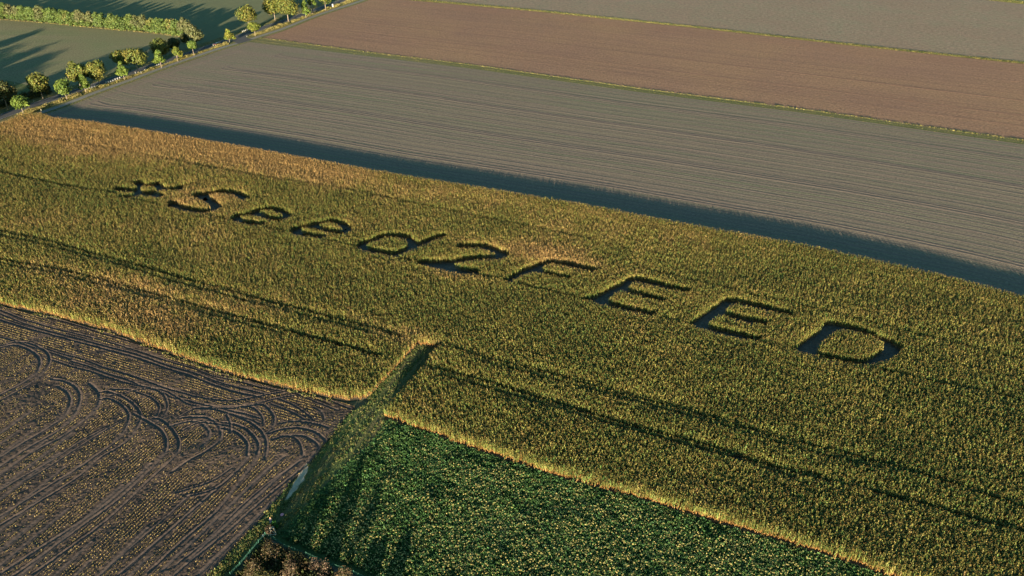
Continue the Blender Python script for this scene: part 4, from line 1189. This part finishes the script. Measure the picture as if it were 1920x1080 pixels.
guard((271, 132.5), (301, 122), 'upper section of white guard rail, right of the round golden tree')
guard((455, 60.5), (467, 56.5), 'short white rail across the road at the junction')

def delineator(p, label, h=1.05):
    x, y = G(*p)
    root = empty('delineator_post', (x, y, 0), label, 'road post', None, .6)
    link_mesh('post', mesh_of('post', lambda bm: (box(bm, (0, 0, h / 2), (.16, .13, h)), box(bm, (0, 0, h + .03), (.13, .1, .06)))), M['white'], root)
    link_mesh('band', mesh_of('band', lambda bm: box(bm, (0, 0, h * .82), (.17, .14, .18))), M['black'], root)
delineator((64, 191), 'white road post with black band in front of the short dark hedge')
delineator((254, 138), 'white road post left of the round golden tree trunk')
delineator((265, 138), 'white road post right of the round golden tree trunk')
delineator((463, 69), 'white road post at the junction corner', 1.0)
delineator((400, 86), 'white road post behind the black car')
delineator((28, 158), 'white post standing in the dark grass corner at the left')
def stake(p, h, wd, label, m='wood'):
    x, y = G(*p)
    root = empty('wooden_post', (x, y, 0), label, 'post')
    link_mesh('shaft', mesh_of('shaft', lambda bm: box(bm, (0, 0, h / 2), (wd, wd, h), .3)), M[m], root)
    link_mesh('cap', mesh_of('cap', lambda bm: box(bm, (0, 0, h + .04), (wd * 1.3, wd * 1.3, .08), .3)), M[m], root)
stake((80, 215), 2.6, .18, 'wooden stake at the top left corner of the maize')
stake((624, 13), 2.0, .8, 'pale stone post by the road near the top edge', 'white')

# black car on the road
def car(p, label):
    x, y = G(*p); root = empty('parked_car', (x, y, .03), label, 'car', None, math.atan2(road_dir[1], road_dir[0]))
    side = [(-2.0, .35), (-2.05, .75), (-1.9, .95), (-1.2, 1.0), (-.75, 1.42), (.75, 1.46), (1.45, 1.05), (1.95, 1.0), (2.08, .7), (2.05, .32), (1.65, .25), (-1.6, .25)]
    def body(bm):
        rows = []
        for yy, k in ((-.86, .96), (-.80, 1.0), (0, 1.02), (.80, 1.0), (.86, .96)):
            rows.append([bm.verts.new((px_ * (1 if abs(yy) < .85 else .98), yy * (1 - .16 * max(0, (pz - 1.0)) / .45), .3 + (pz - .3) * k)) for px_, pz in side])
        n_ = len(side)
        for r0, r1 in zip(rows[:-1], rows[1:]):
            for k in range(n_): bm.faces.new((r0[k], r1[k], r1[(k + 1) % n_], r0[(k + 1) % n_]))
        bm.faces.new(rows[0]); bm.faces.new(rows[-1][::-1])
    link_mesh('body', mesh_of('body', body), M['black'], root)
    for yy in (-.80, .80):
        s = 1 if yy > 0 else -1
        def win(bm):
            v = [bm.verts.new(c) for c in ((-1.0, yy + s * .03, 1.02), (1.2, yy + s * .03, 1.02), (.68, yy - s * .03 + s * .02, 1.38), (-.7, yy - s * .03 + s * .02, 1.36))]
            w2 = [bm.verts.new(Vector(c.co) + Vector((0, s * .025, 0))) for c in v]
            bm.faces.new(v); bm.faces.new(w2)
            for k in range(4): bm.faces.new((v[k], v[(k + 1) % 4], w2[(k + 1) % 4], w2[k]))
        link_mesh('side_window', mesh_of('side_window', win), M['glass'], root)
    link_mesh('windscreen', mesh_of('windscreen', lambda bm: beam(bm, (.86, 0, 1.42), (1.40, 0, 1.10), 1.35, .03)), M['glass'], root)
    link_mesh('rear_window', mesh_of('rear_window', lambda bm: beam(bm, (-.86, 0, 1.36), (-1.22, 0, 1.02), 1.3, .03)), M['glass'], root)
    for sx in (-1.25, 1.3):
        for sy in (-.82, .82):
            w_ = link_mesh('wheel', mesh_of('wheel', lambda bm: bmesh.ops.create_cone(bm, cap_ends=True, segments=16, radius1=.31, radius2=.31, depth=.2)), M['rubber'], root, (sx, sy, .31)); w_.rotation_euler = (math.pi / 2, 0, 0)
            link_mesh('rim', mesh_of('rim', lambda bm: bmesh.ops.create_cone(bm, cap_ends=True, segments=10, radius1=.18, radius2=.18, depth=.215)), M['galv'], w_)
    for sy in (-.62, .62):
        link_mesh('tail_light', mesh_of('tail_light', lambda bm: box(bm, (-2.03, sy, .8), (.06, .3, .16))), M['red'], root)
        link_mesh('headlight', mesh_of('headlight', lambda bm: box(bm, (2.03, sy, .75), (.08, .34, .16))), M['white'], root)
    link_mesh('number_plate', mesh_of('number_plate', lambda bm: box(bm, (-2.055, 0, .6), (.03, .5, .11))), M['white'], root)
car((408, 84.3), 'small black car on the road below the junction, partly behind verge weeds')

# ------------------------------------------------------------------ people
def skin_obj(name, joints, edges, m, parent, root_i=0, sub=2):
    me = bpy.data.meshes.new(name)
    me.from_pydata([j[0] for j in joints], edges, [])
    me.materials.append(m)
    o = bpy.data.objects.new(name, me); C.objects.link(o); o.parent = parent
    sm = o.modifiers.new('skin', 'SKIN'); sm.use_smooth_shade = True
    for i, j in enumerate(joints):
        sv = me.skin_vertices[0].data[i]; sv.radius = (j[1], j[1] if len(j) < 3 else j[2]); sv.use_root = i == root_i
    ss = o.modifiers.new('sub', 'SUBSURF'); ss.levels = sub; ss.render_levels = sub
    return o
def person(loc, rz, label, jacket, legs, cap, stride=.32, hold=True):
    root = empty('person', (loc[0], loc[1], 0), label, 'person', None, rz)
    J, Ed = [], []
    def add(p, r, par=None):
        J.append((p, r)); 
        if par is not None: Ed.append((par, len(J) - 1))
        return len(J) - 1
    pel = add((0, 0, .93), .13); wa = add((0, 0, 1.08), .12, pel); ch = add((0, .02, 1.32), .145, wa); nk = add((0, .01, 1.47), .06, ch)
    h0 = add((0, .02, 1.56), .075, nk); h1 = add((0, .02, 1.67), .095, h0); add((0, .01, 1.755), .06, h1)
    nose = add((0, .125, 1.64), .018, h1)
    for s in (-1, 1):
        hip = add((s * .09, 0, .88), .095, pel); kn = add((s * stride * .5 + s * .02, .05, .48), .065, hip); an = add((s * stride, -.02, .09), .042, kn); add((s * stride, .13, .045), .04, an)
        sh = add((s * .18, .01, 1.41), .062, ch); el = add((s * .25, .02 if hold else -.02, 1.14), .045, sh)
        wr = add((s * .12, .26, 1.12) if hold else (s * .26, .06, .90), .03, el)
        d = Vector((-s * .35, .9, .05)).normalized() if hold else Vector((0, .15, -1)).normalized()
        pw = Vector(J[wr][0]) + d * .07; pm = add(tuple(pw), .034, wr)
        side = d.cross(Vector((0, 0, 1)) if hold else Vector((0, 1, 0))).normalized()
        for k, (off, ln) in enumerate(((-.03, .06), (-.01, .075), (.012, .07), (.032, .055))):
            f0 = add(tuple(pw + side * off + d * .035), .010, pm); add(tuple(pw + side * off + d * (.03 + ln) + Vector((0, 0, -.02))), .008, f0)
        add(tuple(pw - side * .05 + d * .02), .011, pm)
    skin_obj('body', J, Ed, M['skin'], root)
    # clothes
    jk = [((0, 0, .90), .165), ((0, 0, 1.08), .15), ((0, .02, 1.32), .175), ((0, .01, 1.44), .09)]; je = [(0, 1), (1, 2), (2, 3)]
    for s in (-1, 1):
        b0 = len(jk); jk += [((s * .20, .01, 1.40), .085), ((s * .265, .02 if hold else -.02, 1.14), .068), ((s * .15, .21, 1.12) if hold else (s * .265, .045, .95), .05)]
        je += [(2, b0), (b0, b0 + 1), (b0 + 1, b0 + 2)]
    skin_obj('jacket', jk, je, jacket, root, 1)
    tj = [((0, 0, .95), .15)]; te = []
    for s in (-1, 1):
        b0 = len(tj); tj += [((s * .09, 0, .86), .115), ((s * stride * .5 + s * .02, .05, .48), .085), ((s * stride, -.02, .13), .062)]; te += [(0, b0), (b0, b0 + 1), (b0 + 1, b0 + 2)]
        sh_ = mesh_of('shoe', lambda bm: box(bm, (s * stride, .06, .05), (.11, .29, .1)))
        so_ = link_mesh('shoe', sh_, M['rubber'], root); bv = so_.modifiers.new('b', 'BEVEL'); bv.width = .035; bv.segments = 3
    skin_obj('trousers', tj, te, legs, root, 0)
    def capf(bm):
        r_ = bmesh.ops.create_uvsphere(bm, u_segments=16, v_segments=8, radius=.118)
        for v_ in r_['verts']: v_.co.z = max(0, v_.co.z) * .9 + 1.70; v_.co.y += .015
        box(bm, (0, .15, 1.71), (.15, .1, .015))
    link_mesh('cap', mesh_of('cap', capf), cap, root)
    for s in (-1, 1):
        link_mesh('eye', mesh_of('eye', lambda bm: bmesh.ops.create_icosphere(bm, subdivisions=1, radius=.012)), M['black'], root, (s * .036, .112, 1.665))
    return root
person(G(509, 981.5), R(20), 'person in dark jacket, blue jeans and orange cap standing on the field track', M['jacket'], M['jeans'], M['cap'], .24)
person(G(670, 17.5), R(-60), 'tiny distant person walking alone across the brown field', M['jacket'], M['jacket'], M['hair'], .15, False)
# controller in hands of the near person is too small to see in the photo

# pink landing mat
px_, py_ = G(529, 966.5)
def mat_mesh(bm):
    c = [bm.verts.new((0.33 * math.cos(k * .5236), .33 * math.sin(k * .5236), .05)) for k in range(12)]
    d_ = [bm.verts.new((0.36 * math.cos(k * .5236), .36 * math.sin(k * .5236), .0)) for k in range(12)]
    bm.faces.new(c)
    for k in range(12): bm.faces.new((d_[k], d_[(k + 1) % 12], c[(k + 1) % 12], c[k]))
o = link_mesh('landing_mat', mesh_of('landing_mat', mat_mesh), M['pink'], None, (px_, py_, .25))
o.scale = (1, 1.1, 1)
tag(o, 'small round pink mat lying in the grass near the person', 'mat')

# white bag at fence corner
def bag(bm):
    r_ = bmesh.ops.create_icosphere(bm, subdivisions=2, radius=.24)
    for v_ in r_['verts']:
        v_.co.z = v_.co.z * 1.35 + .28; v_.co.x *= 1 + .15 * math.sin(v_.co.z * 9); v_.co.y *= .8
        if v_.co.z > .48: v_.co.x *= .5; v_.co.y *= .5
bx_, by_ = G(494, 1006)
rt = empty('sack', (bx_, by_, 0), 'white sack standing at the corner of the green fence', 'sack')
link_mesh('bag', mesh_of('bag', bag), M['white'], rt)
link_mesh('tie', mesh_of('tie', lambda bm: bmesh.ops.create_cone(bm, cap_ends=True, segments=8, radius1=.1, radius2=.13, depth=.06)), M['wood'], rt, (0, 0, .5))

# wooden frame (leaning raised seat)
fx, fy = G(512, 1002)
root = empty('timber_trestle', (fx, fy, 0), 'pale wooden frame of beams standing above the brushwood', 'frame', None, R(25))
for a, b_ in (((-.5, -.3, 0), (-.25, -.1, 1.9)), ((.6, -.3, 0), (.35, -.1, 1.9)), ((.6, .6, 0), (.35, .2, 1.9)), ((-.5, .6, 0), (-.25, .2, 1.9)), ((-.3, -.1, 1.85), (.4, -.1, 1.85)), ((-.3, .2, 1.85), (.4, .2, 1.85)), ((.35, -.12, 1.85), (.35, .22, 1.85)), ((-.9, -.4, .75), (.5, -.75, .55)), ((.6, -.3, .1), (-.2, -.1, 1.4))):
    link_mesh('beam', mesh_of('beam', lambda bm: beam(bm, a, b_, .09)), M['wood'], root)

# green mesh fence
fence_px = [(433, 1080), (451, 1061), (470, 1038), (486, 1019), (498, 1005), (515, 1013), (534, 1027), (554, 1034), (575, 1042), (596, 1051), (619, 1061), (642, 1069), (664, 1077), (688, 1088), (712, 1098)]
FP = [G(*p) for p in fence_px]
root = empty('garden_fence', (FP[4][0], FP[4][1], 0), 'low green wire mesh fence around the garden corner at the bottom edge', 'fence')
o0 = Vector((FP[4][0], FP[4][1], 0))
fpost = mesh_of('post', lambda bm: (bmesh.ops.create_cone(bm, cap_ends=True, segments=8, radius1=.05, radius2=.05, depth=1.2), bmesh.ops.translate(bm, verts=bm.verts, vec=(0, 0, .6))))
fpost.materials.append(M['greenmetal'])
for p in FP:
    o = bpy.data.objects.new('post', fpost); C.objects.link(o); o.parent = root; o.location = Vector((p[0], p[1], 0)) - o0
for p, q_ in zip(FP[:-1], FP[1:]):
    a = Vector((p[0], p[1], 0)) - o0; b_ = Vector((q_[0], q_[1], 0)) - o0; L = (b_ - a).length; d = (b_ - a) / L
    def wires(bm):
        nv = int(L / .11)
        for k in range(1, nv): beam(bm, a + d * (k * L / nv) + Vector((0, 0, .05)), a + d * (k * L / nv) + Vector((0, 0, 1.0)), .012)
        for z in (.08, .3, .5, .7, .98): beam(bm, a + Vector((0, 0, z)), b_ + Vector((0, 0, z)), .014)
    o = link_mesh('wire_panel', mesh_of('wire_panel', wires), M['greenmetal'], root)

# bird low over the grey field
bx, by = G(1001, 178, 3)
root = empty('bird', (bx, by, 3), 'dark bird flying low over the middle of the grey field', 'bird', None, R(70))
def birdb(bm):
    r_ = bmesh.ops.create_uvsphere(bm, u_segments=12, v_segments=8, radius=.11)
    for v_ in r_['verts']:
        x = v_.co.x; v_.co.x = x * 2.6; f = 1 - .5 * max(0, -x / .11); v_.co.y *= f; v_.co.z *= f * .9
    h_ = bmesh.ops.create_icosphere(bm, subdivisions=2, radius=.065); bmesh.ops.translate(bm, verts=h_['verts'], vec=(.31, 0, .04))
    c_ = bmesh.ops.create_cone(bm, cap_ends=True, segments=6, radius1=.02, radius2=.002, depth=.09)
    from mathutils import Matrix
    bmesh.ops.transform(bm, matrix=Matrix.Translation((.40, 0, .04)) @ Matrix.Rotation(math.pi / 2, 4, 'Y'), verts=c_['verts'])
link_mesh('body', mesh_of('body', birdb), M['black'], root)
def wing(s):
    def f(bm):
        top = [(.16, 0, .05), (.2, s * .3, .2), (.1, s * .6, .28), (-.08, s * .56, .27), (-.1, s * .3, .18), (-.12, 0, .05)]
        a = [bm.verts.new(c) for c in top]; b_ = [bm.verts.new((c[0], c[1], c[2] - .02)) for c in top]
        bm.faces.new(a); bm.faces.new(b_[::-1])
        for k in range(6): bm.faces.new((a[k], b_[k], b_[(k + 1) % 6], a[(k + 1) % 6]))
    return f
for s in (-1, 1): link_mesh('wing', mesh_of('wing', wing(s)), M['black'], root)
def tail(bm):
    a = [bm.verts.new(c) for c in ((-.2, -.03, .01), (-.2, .03, .01), (-.45, .09, .01), (-.45, -.09, .01))]; b_ = [bm.verts.new(v_.co - Vector((0, 0, .015))) for v_ in a]
    bm.faces.new(a); bm.faces.new(b_[::-1])
    for k in range(4): bm.faces.new((a[k], b_[k], b_[(k + 1) % 4], a[(k + 1) % 4]))
link_mesh('tail', mesh_of('tail', tail), M['black'], root)
